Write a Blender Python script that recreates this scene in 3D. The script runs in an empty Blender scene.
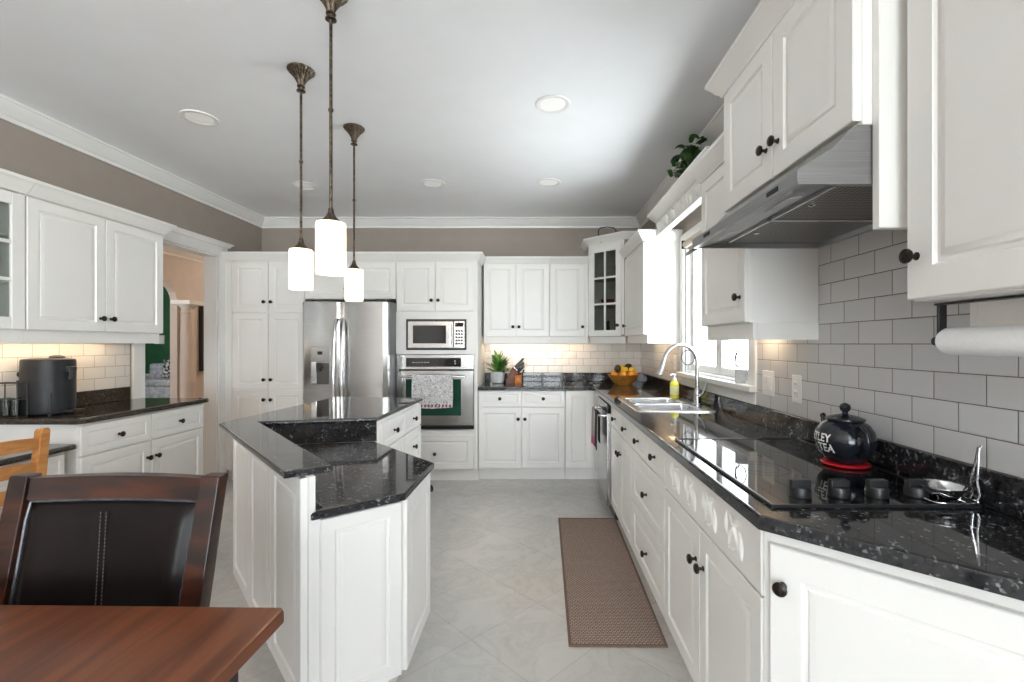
import bpy, bmesh, math, random
from mathutils import Vector, Matrix

random.seed(7)
SC = bpy.context.scene
COL = SC.collection
PI = math.pi
R = math.radians

# ------------------------------------------------------------------ camera, sky, light, exposure
CAMH = 1.32
cam_d = bpy.data.cameras.new('camera')
cam = bpy.data.objects.new('camera', cam_d)
COL.objects.link(cam)
cam.location = (0, 0, CAMH)
cam.rotation_euler = (PI / 2, 0, 0)
cam_d.sensor_width = 36
cam_d.lens = 466 / 1024 * 36
cam_d.shift_x = -0.0249
cam_d.shift_y = 0.0029
cam_d.clip_start = 0.02
SC.camera = cam

world = bpy.data.worlds.new('sky')
SC.world = world
world.use_nodes = True
bg = world.node_tree.nodes['Background']
wnt = world.node_tree                      # soft overcast sky; ground half brightened to light the ceiling
tcw = wnt.nodes.new('ShaderNodeTexCoord'); spw = wnt.nodes.new('ShaderNodeSeparateXYZ'); rw = wnt.nodes.new('ShaderNodeValToRGB')
mrw = wnt.nodes.new('ShaderNodeMapRange'); mrw.inputs['From Min'].default_value = -1
wnt.links.new(tcw.outputs['Generated'], spw.inputs[0]); wnt.links.new(spw.outputs[2], mrw.inputs['Value']); wnt.links.new(mrw.outputs[0], rw.inputs[0])
rw.color_ramp.elements[0].position = 0.46; rw.color_ramp.elements[0].color = (0.93, 0.965, 1.0, 1)
rw.color_ramp.elements[1].position = 0.56; rw.color_ramp.elements[1].color = (0.60, 0.63, 0.70, 1)
wnt.links.new(rw.outputs[0], bg.inputs[0])
bg.inputs[1].default_value = 16.0

SC.view_settings.view_transform = 'Standard'
SC.view_settings.look = 'None'
SC.view_settings.gamma = 1
SC.view_settings.use_curve_mapping = False
SC.view_settings.exposure = 0.54
SC.cycles.max_bounces = 10
SC.cycles.diffuse_bounces = 7
SC.cycles.glossy_bounces = 4
SC.cycles.transparent_max_bounces = 8
SC.cycles.caustics_reflective = False
SC.cycles.caustics_refractive = False
SC.cycles.sample_clamp_indirect = 8
SC.cycles.use_denoising = True

def portal(loc, rot, sx, sy):
    l = bpy.data.lights.new('window_portal', 'AREA')
    l.shape = 'RECTANGLE'; l.size = sx; l.size_y = sy
    l.cycles.is_portal = True
    o = bpy.data.objects.new('window_portal', l); COL.objects.link(o)
    o.location = loc; o.rotation_euler = rot
    return o

WR, WL, WB, CEIL = 1.134, -3.0, 5.07, 2.68      # right wall, left wall, back wall, ceiling
REAR = -6.4                                     # wall behind the camera
# window openings: right wall (y0,y1,z0,z1), rear wall (x0,x1,z0,z1), unseen right-wall window added for even light (y0,y1,z0,z1)
RW = (2.47, 3.57, 1.10, 2.08)
RE = (-2.0, 0.9, 0.15, 2.45)
QW = (-5.2, -1.6, 0.3, 2.4)
portal(((RE[0]+RE[1])/2, REAR-0.12, (RE[2]+RE[3])/2), (PI/2, 0, 0), RE[1]-RE[0], RE[3]-RE[2])
portal((WR+0.14, (RW[0]+RW[1])/2, (RW[2]+RW[3])/2), (PI/2, 0, PI/2), RW[1]-RW[0], RW[3]-RW[2])
portal((WR+0.14, (QW[0]+QW[1])/2, (QW[2]+QW[3])/2), (PI/2, 0, PI/2), QW[1]-QW[0], QW[3]-QW[2])

# ------------------------------------------------------------------ materials
MATS = {}
def nd(nt, t, **kw):
    n = nt.nodes.new(t)
    for k, v in kw.items():
        setattr(n, k, v)
    return n
def mat(name, col, rough=0.5, metal=0.0, spec=None, coat=0.0, emit=None, estr=0.0):
    if name in MATS: return MATS[name]
    m = bpy.data.materials.new(name); m.use_nodes = True
    nt = m.node_tree
    b = nt.nodes['Principled BSDF']
    b.inputs['Base Color'].default_value = (*col, 1)
    b.inputs['Roughness'].default_value = rough
    b.inputs['Metallic'].default_value = metal
    if spec is not None: b.inputs['Specular IOR Level'].default_value = spec
    b.inputs['Coat Weight'].default_value = coat
    b.inputs['Coat Roughness'].default_value = 0.05
    if emit:
        b.inputs['Emission Color'].default_value = (*emit, 1)
        b.inputs['Emission Strength'].default_value = estr
    MATS[name] = m
    return m
def bsdf(m): return m.node_tree.nodes['Principled BSDF']
def objcoord(nt):
    return nd(nt, 'ShaderNodeTexCoord').outputs['Object']
def noise_col(m, c1, c2, scale, detail=4, stretch=(1, 1, 1), bump=0.0, lo=0.35, hi=0.65, distort=0.0):
    nt = m.node_tree; L = nt.links
    mp = nd(nt, 'ShaderNodeMapping'); mp.inputs['Scale'].default_value = stretch
    L.new(objcoord(nt), mp.inputs[0])
    n = nd(nt, 'ShaderNodeTexNoise'); n.inputs['Scale'].default_value = scale; n.inputs['Detail'].default_value = detail
    n.inputs['Distortion'].default_value = distort
    L.new(mp.outputs[0], n.inputs['Vector'])
    r = nd(nt, 'ShaderNodeValToRGB')
    r.color_ramp.elements[0].position = lo; r.color_ramp.elements[0].color = (*c1, 1)
    r.color_ramp.elements[1].position = hi; r.color_ramp.elements[1].color = (*c2, 1)
    L.new(n.outputs['Fac'], r.inputs[0]); L.new(r.outputs[0], bsdf(m).inputs['Base Color'])
    if bump:
        bp = nd(nt, 'ShaderNodeBump'); bp.inputs['Strength'].default_value = bump; bp.inputs['Distance'].default_value = 0.002
        L.new(n.outputs['Fac'], bp.inputs['Height']); L.new(bp.outputs[0], bsdf(m).inputs['Normal'])
    return m

WHITE = mat('white_paint', (0.80, 0.785, 0.75), 0.33)
noise_col(WHITE, (0.80, 0.783, 0.752), (0.82, 0.803, 0.772), 3.0)
CREAM = mat('cream_paint', (0.78, 0.75, 0.68), 0.4)
noise_col(CREAM, (0.77, 0.74, 0.67), (0.79, 0.76, 0.69), 4.0)
TRIM = mat('trim_paint', (0.80, 0.79, 0.77), 0.35)
noise_col(TRIM, (0.79, 0.78, 0.76), (0.81, 0.80, 0.78), 4.0)
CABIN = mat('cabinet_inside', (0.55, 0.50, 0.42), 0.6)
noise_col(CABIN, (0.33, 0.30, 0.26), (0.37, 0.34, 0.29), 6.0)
WALLP = mat('taupe_wall_paint', (0.27, 0.235, 0.205), 0.6)
noise_col(WALLP, (0.315, 0.268, 0.234), (0.330, 0.282, 0.247), 8.0, bump=0.05)
CEILP = mat('ceiling_paint', (0.80, 0.80, 0.80), 0.32)
noise_col(CEILP, (0.86, 0.87, 0.89), (0.88, 0.89, 0.91), 5.0)
BRONZE = mat('dark_bronze', (0.028, 0.022, 0.018), 0.35, 0.7)
noise_col(BRONZE, (0.018, 0.015, 0.013), (0.05, 0.038, 0.028), 60)
PBRONZE = mat('pendant_bronze', (0.14, 0.10, 0.07), 0.38, 0.8)
noise_col(PBRONZE, (0.04, 0.03, 0.024), (0.15, 0.11, 0.075), 70)
STEEL = mat('stainless_steel', (0.56, 0.55, 0.53), 0.2, 1.0)
def brushed(m, c1, c2, stretch):
    noise_col(m, c1, c2, 6, 3, stretch, lo=0.3, hi=0.7)
brushed(STEEL, (0.37, 0.36, 0.35), (0.47, 0.46, 0.45), (1, 1, 60))
HOODST = mat('hood_steel', (0.5, 0.5, 0.5), 0.3, 1.0)
brushed(HOODST, (0.32, 0.32, 0.325), (0.40, 0.40, 0.405), (1, 1, 60))
CHROME = mat('chrome', (0.75, 0.75, 0.76), 0.12, 1.0)
noise_col(CHROME, (0.72, 0.72, 0.73), (0.78, 0.78, 0.79), 10)
SINKST = mat('sink_steel', (0.72, 0.73, 0.74), 0.24, 1.0)
brushed(SINKST, (0.68, 0.69, 0.70), (0.76, 0.77, 0.78), (30, 1, 1))
BLACKG = mat('black_glass', (0.008, 0.008, 0.009), 0.03)
noise_col(BLACKG, (0.007, 0.007, 0.008), (0.010, 0.010, 0.011), 3)
BLACKP = mat('black_plastic', (0.02, 0.02, 0.022), 0.35)
noise_col(BLACKP, (0.017, 0.017, 0.019), (0.024, 0.024, 0.026), 30)
DARKGREY = mat('charcoal_plastic', (0.045, 0.047, 0.05), 0.42, spec=0.25)
noise_col(DARKGREY, (0.013, 0.0135, 0.015), (0.018, 0.019, 0.021), 20)
PLASTW = mat('white_plastic', (0.82, 0.81, 0.79), 0.35)
noise_col(PLASTW, (0.81, 0.80, 0.78), (0.83, 0.82, 0.80), 10)
PAPER = mat('paper_towel_white', (0.86, 0.86, 0.86), 0.85)
noise_col(PAPER, (0.84, 0.84, 0.84), (0.88, 0.88, 0.88), 120, bump=0.2)

def granite(name, base, fleck, s=1.0):
    m = mat(name, base, 0.05)
    nt = m.node_tree; L = nt.links; b = bsdf(m)
    oc = objcoord(nt)
    v = nd(nt, 'ShaderNodeTexVoronoi'); v.inputs['Scale'].default_value = 150 * s; v.inputs['Randomness'].default_value = 1
    L.new(oc, v.inputs['Vector'])
    n2 = nd(nt, 'ShaderNodeTexNoise'); n2.inputs['Scale'].default_value = 40 * s; n2.inputs['Detail'].default_value = 5
    L.new(oc, n2.inputs['Vector'])
    # flecks: cells whose random colour is high, shaped by noise
    sep = nd(nt, 'ShaderNodeSeparateColor'); L.new(v.outputs['Color'], sep.inputs[0])
    r1 = nd(nt, 'ShaderNodeValToRGB'); r1.color_ramp.elements[0].position = 0.77; r1.color_ramp.elements[1].position = 0.97
    L.new(sep.outputs[0], r1.inputs[0])
    r2 = nd(nt, 'ShaderNodeValToRGB'); r2.color_ramp.elements[0].position = 0.48; r2.color_ramp.elements[1].position = 0.60
    L.new(n2.outputs['Fac'], r2.inputs[0])
    mu = nd(nt, 'ShaderNodeMath', operation='MULTIPLY'); L.new(r1.outputs[0], mu.inputs[0]); L.new(r2.outputs[0], mu.inputs[1])
    mx = nd(nt, 'ShaderNodeMix', data_type='RGBA')
    L.new(mu.outputs[0], mx.inputs['Factor'])
    r3 = nd(nt, 'ShaderNodeValToRGB')
    r3.color_ramp.elements[0].position = 0.3; r3.color_ramp.elements[0].color = (*base, 1)
    r3.color_ramp.elements[1].position = 0.75; r3.color_ramp.elements[1].color = (base[0]*3.0, base[1]*3.0, base[2]*3.0, 1)
    n3 = nd(nt, 'ShaderNodeTexNoise'); n3.inputs['Scale'].default_value = 90 * s; n3.inputs['Detail'].default_value = 3
    L.new(oc, n3.inputs['Vector']); L.new(n3.outputs['Fac'], r3.inputs[0])
    L.new(r3.outputs[0], mx.inputs['A'])
    mx.inputs['B'].default_value = (*fleck, 1)
    L.new(mx.outputs['Result'], b.inputs['Base Color'])
    return m
GRAN = granite('black_granite', (0.010, 0.010, 0.011), (0.24, 0.25, 0.255))
GRANL = granite('brown_black_granite', (0.022, 0.018, 0.014), (0.14, 0.115, 0.09))

def tiles(name, c1, c2, grout, axis, shift):
    """running bond wall tile in world metres; axis = which coordinate runs along the wall"""
    m = mat(name, c1, 0.16)
    nt = m.node_tree; L = nt.links; b = bsdf(m)
    sx = nd(nt, 'ShaderNodeSeparateXYZ'); L.new(objcoord(nt), sx.inputs[0])
    cx = nd(nt, 'ShaderNodeCombineXYZ')
    ad = nd(nt, 'ShaderNodeMath', operation='ADD'); ad.inputs[1].default_value = shift[0]
    L.new(sx.outputs[axis], ad.inputs[0]); L.new(ad.outputs[0], cx.inputs[0])
    az = nd(nt, 'ShaderNodeMath', operation='ADD'); az.inputs[1].default_value = shift[1]
    L.new(sx.outputs[2], az.inputs[0]); L.new(az.outputs[0], cx.inputs[1])
    br = nd(nt, 'ShaderNodeTexBrick')
    br.inputs['Scale'].default_value = 1; br.inputs['Brick Width'].default_value = 0.155
    br.inputs['Row Height'].default_value = 0.0782; br.inputs['Mortar Size'].default_value = 0.0013
    br.inputs['Mortar Smooth'].default_value = 0.1
    br.inputs['Color1'].default_value = (*c1, 1); br.inputs['Color2'].default_value = (*c2, 1); br.inputs['Mortar'].default_value = (*grout, 1)
    L.new(cx.outputs[0], br.inputs['Vector']); L.new(br.outputs['Color'], b.inputs['Base Color'])
    br2 = nd(nt, 'ShaderNodeTexBrick')
    for k in ('Scale', 'Brick Width', 'Row Height'): br2.inputs[k].default_value = br.inputs[k].default_value
    br2.inputs['Mortar Size'].default_value = 0.004; br2.inputs['Mortar Smooth'].default_value = 1.0
    L.new(cx.outputs[0], br2.inputs['Vector'])
    iv = nd(nt, 'ShaderNodeMath', operation='SUBTRACT'); iv.inputs[0].default_value = 1; L.new(br2.outputs['Fac'], iv.inputs[1])
    bp = nd(nt, 'ShaderNodeBump'); bp.inputs['Strength'].default_value = 0.5; bp.inputs['Distance'].default_value = 0.002
    L.new(iv.outputs[0], bp.inputs['Height']); L.new(bp.outputs[0], b.inputs['Normal'])
    rr = nd(nt, 'ShaderNodeMapRange'); rr.inputs['To Min'].default_value = 0.16; rr.inputs['To Max'].default_value = 0.8
    L.new(br.outputs['Fac'], rr.inputs['Value']); L.new(rr.outputs[0], b.inputs['Roughness'])
    return m
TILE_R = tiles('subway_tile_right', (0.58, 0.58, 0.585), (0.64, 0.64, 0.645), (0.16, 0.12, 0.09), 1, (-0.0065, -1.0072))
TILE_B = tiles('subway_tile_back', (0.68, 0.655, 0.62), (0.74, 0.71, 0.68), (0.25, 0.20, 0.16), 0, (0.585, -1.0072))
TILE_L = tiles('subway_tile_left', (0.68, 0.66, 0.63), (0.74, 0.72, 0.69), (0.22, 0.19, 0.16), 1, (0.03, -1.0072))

def floor_mat():
    m = mat('pale_marble_tile', (0.5, 0.5, 0.48), 0.16)
    nt = m.node_tree; L = nt.links; b = bsdf(m)
    oc = objcoord(nt)
    mp = nd(nt, 'ShaderNodeMapping'); mp.inputs['Rotation'].default_value = (0, 0, R(45))
    L.new(oc, mp.inputs[0])
    br = nd(nt, 'ShaderNodeTexBrick', offset=0.0)
    br.inputs['Scale'].default_value = 1; br.inputs['Brick Width'].default_value = 0.42; br.inputs['Row Height'].default_value = 0.42
    br.inputs['Mortar Size'].default_value = 0.0022; br.inputs['Mortar Smooth'].default_value = 0.4
    br.inputs['Color1'].default_value = (1, 1, 1, 1); br.inputs['Color2'].default_value = (0.95, 0.95, 0.95, 1); br.inputs['Mortar'].default_value = (0.78, 0.77, 0.75, 1)
    L.new(mp.outputs[0], br.inputs['Vector'])
    n = nd(nt, 'ShaderNodeTexNoise'); n.inputs['Scale'].default_value = 4.2; n.inputs['Detail'].default_value = 10; n.inputs['Distortion'].default_value = 0.9; n.inputs['Roughness'].default_value = 0.6
    L.new(oc, n.inputs['Vector'])
    r = nd(nt, 'ShaderNodeValToRGB')
    cr = r.color_ramp
    cr.elements[0].position = 0.30; cr.elements[0].color = (0.49, 0.475, 0.455, 1)
    cr.elements[1].position = 0.70; cr.elements[1].color = (0.60, 0.585, 0.56, 1)
    for p, c in ((0.44, (0.565, 0.55, 0.525, 1)), (0.49, (0.515, 0.505, 0.485, 1)), (0.54, (0.57, 0.555, 0.53, 1))):
        e = cr.elements.new(p); e.color = c
    L.new(n.outputs['Fac'], r.inputs[0])
    mx = nd(nt, 'ShaderNodeMix', data_type='RGBA', blend_type='MULTIPLY'); mx.inputs['Factor'].default_value = 1
    L.new(r.outputs[0], mx.inputs['A']); L.new(br.outputs['Color'], mx.inputs['B'])
    L.new(mx.outputs['Result'], b.inputs['Base Color'])
    return m
FLOORM = floor_mat()

def wood(name, c1, c2, rough, stretch, coat=0.0, scale=5, plank=None):
    m = mat(name, c1, rough, coat=coat)
    nt = m.node_tree; L = nt.links; b = bsdf(m)
    mp = nd(nt, 'ShaderNodeMapping'); mp.inputs['Scale'].default_value = stretch
    L.new(objcoord(nt), mp.inputs[0])
    n = nd(nt, 'ShaderNodeTexNoise'); n.inputs['Scale'].default_value = scale; n.inputs['Detail'].default_value = 7; n.inputs['Distortion'].default_value = 0.8
    L.new(mp.outputs[0], n.inputs['Vector'])
    r = nd(nt, 'ShaderNodeValToRGB')
    r.color_ramp.elements[0].position = 0.36; r.color_ramp.elements[0].color = (*c1, 1)
    r.color_ramp.elements[1].position = 0.64; r.color_ramp.elements[1].color = (*c2, 1)
    L.new(n.outputs['Fac'], r.inputs[0])
    out = r.outputs[0]
    if plank:
        mp2 = nd(nt, 'ShaderNodeMapping'); mp2.inputs['Rotation'].default_value = (0, 0, plank[2])
        L.new(objcoord(nt), mp2.inputs[0])
        br = nd(nt, 'ShaderNodeTexBrick', offset=0.37)
        br.inputs['Scale'].default_value = 1; br.inputs['Brick Width'].default_value = plank[0]; br.inputs['Row Height'].default_value = plank[1]
        br.inputs['Mortar Size'].default_value = 0.0006
        br.inputs['Color1'].default_value = (1, 1, 1, 1); br.inputs['Color2'].default_value = (0.66, 0.62, 0.60, 1); br.inputs['Mortar'].default_value = (0.45, 0.4, 0.38, 1)
        L.new(mp2.outputs[0], br.inputs['Vector'])
        mx = nd(nt, 'ShaderNodeMix', data_type='RGBA', blend_type='MULTIPLY'); mx.inputs['Factor'].default_value = 1
        L.new(out, mx.inputs['A']); L.new(br.outputs['Color'], mx.inputs['B']); out = mx.outputs['Result']
    L.new(out, b.inputs['Base Color'])
    return m
TABLEW = wood('cherry_table_wood', (0.11, 0.030, 0.011), (0.20, 0.060, 0.022), 0.28, (9, 0.8, 1), 0.0, 3, (1.4, 0.11, R(90)))
DARKW = wood('dark_walnut_frame', (0.010, 0.004, 0.003), (0.060, 0.015, 0.006), 0.30, (1.0, 3, 4), 0.0, 5)
PINE = wood('orange_pine', (0.42, 0.17, 0.045), (0.55, 0.25, 0.08), 0.35, (8, 1.5, 8), 0.1)
BLOCKW = wood('brown_knife_block_wood', (0.16, 0.05, 0.02), (0.26, 0.09, 0.04), 0.4, (2, 2, 10))
ORANGEW = mat('orange_wood', (0.55, 0.17, 0.03), 0.4)
noise_col(ORANGEW, (0.5, 0.15, 0.025), (0.6, 0.2, 0.04), 20)
LEATHER = mat('black_leather', (0.010, 0.007, 0.006), 0.3, spec=0.16)
noise_col(LEATHER, (0.007, 0.005, 0.0045), (0.012, 0.008, 0.007), 6, bump=0.0)
SHADE = mat('frosted_lit_glass', (0.9, 0.85, 0.75), 0.4, emit=(1.0, 0.80, 0.55), estr=1.6)
def shade2():
    m = MATS['frosted_lit_glass']; nt = m.node_tree; L = nt.links
    nt.nodes.clear()
    out = nd(nt, 'ShaderNodeOutputMaterial'); tr = nd(nt, 'ShaderNodeBsdfTranslucent'); df = nd(nt, 'ShaderNodeBsdfDiffuse'); em = nd(nt, 'ShaderNodeEmission')
    tr.inputs[0].default_value = (0.95, 0.92, 0.86, 1); df.inputs[0].default_value = (0.9, 0.88, 0.84, 1)
    em.inputs[0].default_value = (1.0, 0.80, 0.56, 1); em.inputs[1].default_value = 0.42
    mx = nd(nt, 'ShaderNodeMixShader'); mx.inputs[0].default_value = 0.3; ad = nd(nt, 'ShaderNodeAddShader')
    L.new(tr.outputs[0], mx.inputs[1]); L.new(df.outputs[0], mx.inputs[2]); L.new(mx.outputs[0], ad.inputs[0]); L.new(em.outputs[0], ad.inputs[1]); L.new(ad.outputs[0], out.inputs[0])
shade2()
LEDM = mat('warm_light_strip', (0.9, 0.85, 0.7), 0.4, emit=(1.0, 0.72, 0.44), estr=22)
LENS = mat('recessed_light_lens', (0.9, 0.9, 0.88), 0.4, emit=(1.0, 0.95, 0.88), estr=0.08)

def glass(name, tint=(1, 1, 1), gloss=0.12):
    m = bpy.data.materials.new(name); m.use_nodes = True
    nt = m.node_tree; L = nt.links
    nt.nodes.remove(nt.nodes['Principled BSDF'])
    t = nd(nt, 'ShaderNodeBsdfTransparent'); t.inputs[0].default_value = (*tint, 1)
    g = nd(nt, 'ShaderNodeBsdfGlossy'); g.inputs['Roughness'].default_value = 0.02
    lw = nd(nt, 'ShaderNodeLayerWeight'); lw.inputs['Blend'].default_value = 0.5
    pw = nd(nt, 'ShaderNodeMath', operation='POWER'); pw.inputs[1].default_value = 5; L.new(lw.outputs['Facing'], pw.inputs[0])
    fr = nd(nt, 'ShaderNodeMath', operation='MULTIPLY_ADD'); fr.inputs[1].default_value = 0.9; fr.inputs[2].default_value = 0.04; L.new(pw.outputs[0], fr.inputs[0])
    mx = nd(nt, 'ShaderNodeMixShader')
    L.new(fr.outputs[0], mx.inputs[0]); L.new(t.outputs[0], mx.inputs[1]); L.new(g.outputs[0], mx.inputs[2])
    L.new(mx.outputs[0], nt.nodes['Material Output'].inputs['Surface'])
    return m
GLASS = glass('clear_glass', (0.96, 0.98, 0.97))
GREENG = glass('faint_green_glass', (0.80, 0.82, 0.80))

# ------------------------------------------------------------------ mesh helpers
def box(bm, x0, x1, y0, y1, z0, z1, bev=0.0, seg=1, mi=0):
    if x0 > x1: x0, x1 = x1, x0
    if y0 > y1: y0, y1 = y1, y0
    if z0 > z1: z0, z1 = z1, z0
    v = [bm.verts.new((x, y, z)) for z in (z0, z1) for y in (y0, y1) for x in (x0, x1)]
    fs = [bm.faces.new([v[i] for i in f]) for f in ((0, 2, 3, 1), (4, 5, 7, 6), (0, 1, 5, 4), (2, 6, 7, 3), (0, 4, 6, 2), (1, 3, 7, 5))]
    for f in fs: f.material_index = mi
    if bev > 0:
        es = list({e for f in fs for e in f.edges})
        r = bmesh.ops.bevel(bm, geom=es, offset=bev, segments=seg, affect='EDGES', profile=0.5)
        for f in r['faces']: f.material_index = mi
    return v
def obox(bm, c, ax, ay, az, sx, sy, sz, bev=0.0, seg=1):
    """oriented box: centre c, unit axes and full sizes"""
    c, ax, ay, az = Vector(c), Vector(ax).normalized(), Vector(ay).normalized(), Vector(az).normalized()
    v = [bm.verts.new(c + ax*sx*i/2 + ay*sy*j/2 + az*sz*k/2) for k in (-1, 1) for j in (-1, 1) for i in (-1, 1)]
    fs = [bm.faces.new([v[i] for i in f]) for f in ((0, 2, 3, 1), (4, 5, 7, 6), (0, 1, 5, 4), (2, 6, 7, 3), (0, 4, 6, 2), (1, 3, 7, 5))]
    if bev > 0:
        bmesh.ops.bevel(bm, geom=list({e for f in fs for e in f.edges}), offset=bev, segments=seg, affect='EDGES', profile=0.5)
def ring_pts(c, n, r, seg, up=None, ry=None):
    n = Vector(n).normalized()
    a = Vector((0, 0, 1)) if abs(n.z) < 0.9 else Vector((1, 0, 0))
    if up is not None: a = Vector(up)
    u = a.cross(n).normalized(); w = n.cross(u)
    ry = r if ry is None else ry
    return [Vector(c) + u*math.cos(2*PI*i/seg)*r + w*math.sin(2*PI*i/seg)*ry for i in range(seg)]
def loft(bm, rings, cap0=True, cap1=True, closed=True, mi=0):
    vr = [[bm.verts.new(p) for p in r] for r in rings]
    n = len(vr[0])
    for a, b in zip(vr, vr[1:]):
        for i in range(n if closed else n-1):
            j = (i+1) % n
            f = bm.faces.new((a[i], a[j], b[j], b[i])); f.material_index = mi
    if cap0: f = bm.faces.new(vr[0][::-1]); f.material_index = mi
    if cap1: f = bm.faces.new(vr[-1]); f.material_index = mi
    return vr
def cyl(bm, p0, p1, r0, r1=None, seg=20):
    r1 = r0 if r1 is None else r1
    n = Vector(p1) - Vector(p0)
    loft(bm, [ring_pts(p0, n, r0, seg), ring_pts(p1, n, r1, seg)])
def lathe(bm, prof, c=(0, 0, 0), seg=28, axis='z', sx=1.0, sy=1.0, fl=None):
    """prof: (radius, height); fl: fluting (count, depth)"""
    c = Vector(c); rings = []
    for r, h in prof:
        ring = []
        for i in range(seg):
            a = 2*PI*i/seg
            rr = max(r, 1e-5)
            if fl: rr *= 1 + fl[1]*math.cos(a*fl[0])
            p = Vector((math.cos(a)*rr*sx, math.sin(a)*rr*sy, h))
            if axis == 'y': p = Vector((p.x, -p.z, p.y))
            if axis == 'x': p = Vector((p.z, p.x, p.y))
            ring.append(c + p)
        rings.append(ring)
    loft(bm, rings)
def tube(bm, pts, r, seg=10, closed=False, radii=None):
    pts = [Vector(p) for p in pts]; n = len(pts)
    rings = []; prev = None
    for i, p in enumerate(pts):
        if closed: t = pts[(i+1) % n] - pts[i-1]
        else: t = pts[min(i+1, n-1)] - pts[max(i-1, 0)]
        t.normalize()
        if prev is None:
            a = Vector((0, 0, 1)) if abs(t.z) < 0.9 else Vector((1, 0, 0))
            u = a.cross(t).normalized()
        else:
            u = (prev - t*prev.dot(t)).normalized()
        prev = u; w = t.cross(u)
        rr = radii[i] if radii else r
        rings.append([p + u*math.cos(2*PI*k/seg)*rr + w*math.sin(2*PI*k/seg)*rr for k in range(seg)])
    if closed: rings.append(rings[0])
    loft(bm, rings, cap0=not closed, cap1=not closed)
    if closed: bmesh.ops.remove_doubles(bm, verts=bm.verts, dist=1e-6)
def offset_poly(poly, d):
    """inset (d>0) of a counter-clockwise polygon"""
    n = len(poly); out = []
    for i in range(n):
        p0, p1, p2 = Vector(poly[i-1][:2]), Vector(poly[i][:2]), Vector(poly[(i+1) % n][:2])
        e1 = (p1-p0).normalized(); e2 = (p2-p1).normalized()
        n1 = Vector((-e1.y, e1.x)); n2 = Vector((-e2.y, e2.x))
        b = (n1+n2); L2 = b.length_squared
        out.append(tuple(p1 + b*(2*d/L2)))
    return out
def slab(bm, poly, z0, z1, b=0.004, hole=None, bb=0.0):
    """flat slab with an eased top edge (and bottom edge bb), optional rectangular hole"""
    a = 0
    for i in range(len(poly)):
        x0, y0 = poly[i-1][:2]; x1, y1 = poly[i][:2]; a += x0*y1 - x1*y0
    if a < 0: poly = poly[::-1]
    loops = []
    if bb: loops += [(offset_poly(poly, bb), z0), (offset_poly(poly, bb*0.3), z0+bb*0.3), (poly, z0+bb)]
    else: loops += [(poly, z0)]
    if b: loops += [(poly, z1-b), (offset_poly(poly, b*0.3), z1-b*0.3), (offset_poly(poly, b), z1)]
    else: loops += [(poly, z1)]
    vr = [[bm.verts.new((x, y, z)) for x, y in l] for l, z in loops]
    n = len(poly)
    for A, B in zip(vr, vr[1:]):
        for i in range(n):
            j = (i+1) % n
            bm.faces.new((A[i], A[j], B[j], B[i]))
    if not hole:
        bm.faces.new(vr[0][::-1]); bm.faces.new(vr[-1])
    else:
        x0, x1, y0, y1 = hole
        hp = ((x0, y0), (x1, y0), (x1, y1), (x0, y1))
        hv = [[bm.verts.new((x, y, z)) for x, y in hp] for z in (z0, z1)]
        for i in range(4):
            j = (i+1) % 4
            bm.faces.new((hv[0][j], hv[0][i], hv[1][i], hv[1][j]))
        for outer, inner in ((vr[0], hv[0]), (vr[-1], hv[1])):
            es = []
            for lp in (outer, inner):
                for i in range(len(lp)):
                    e = bm.edges.get((lp[i], lp[(i+1) % len(lp)]))
                    es.append(e)
            bmesh.ops.triangle_fill(bm, edges=es, use_beauty=True)
def sweep(bm, path, prof, closed=False, z=0.0):
    """profile (out, up) swept with mitres along a horizontal path; out is to the right of travel"""
    n = len(path); rings = []
    P2 = [Vector(p) for p in path]
    for i in range(n):
        if closed or 0 < i < n-1:
            e1 = (P2[i]-P2[i-1]).normalized(); e2 = (P2[(i+1) % n]-P2[i]).normalized()
        elif i == 0: e1 = e2 = (P2[1]-P2[0]).normalized()
        else: e1 = e2 = (P2[-1]-P2[-2]).normalized()
        n1 = Vector((e1.y, -e1.x)); n2 = Vector((e2.y, -e2.x)); b = n1+n2
        m = b*(2/b.length_squared)
        rings.append([Vector((P2[i].x+m.x*o, P2[i].y+m.y*o, z+u)) for o, u in prof])
    if closed: rings.append(rings[0])
    loft(bm, rings, cap0=not closed, cap1=not closed)
    if closed: bmesh.ops.remove_doubles(bm, verts=bm.verts, dist=1e-6)

def obj(name, bm, m, parent=None, loc=None, rot=None, kind=None, label=None, cat=None, group=None, smooth=35):
    bmesh.ops.recalc_face_normals(bm, faces=bm.faces)
    ca = math.radians(smooth)
    for f in bm.faces: f.smooth = True
    for e in bm.edges:
        if len(e.link_faces) == 2:
            if e.calc_face_angle(0) > ca: e.smooth = False
        else: e.smooth = False
    me = bpy.data.meshes.new(name); bm.to_mesh(me); bm.free()
    for x in (m if isinstance(m, (list, tuple)) else [m]): me.materials.append(x)
    o = bpy.data.objects.new(name, me); COL.objects.link(o)
    wm = o.modifiers.new('weighted_normals', 'WEIGHTED_NORMAL'); wm.keep_sharp = True; wm.weight = 80
    if parent: o.parent = parent
    if loc: o.location = loc
    if rot: o.rotation_euler = rot
    if kind: o['kind'] = kind
    if label: o['label'] = label
    if cat: o['category'] = cat
    if group: o['group'] = group
    return o
def B(): return bmesh.new()
def thing(name, label, cat, loc=(0, 0, 0), rz=0.0, group=None):
    o = bpy.data.objects.new(name, None); COL.objects.link(o)
    o.empty_display_size = 0.1
    o.location = loc; o.rotation_euler = (0, 0, rz)
    o['label'] = label; o['category'] = cat
    if group: o['group'] = group
    return o
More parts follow.
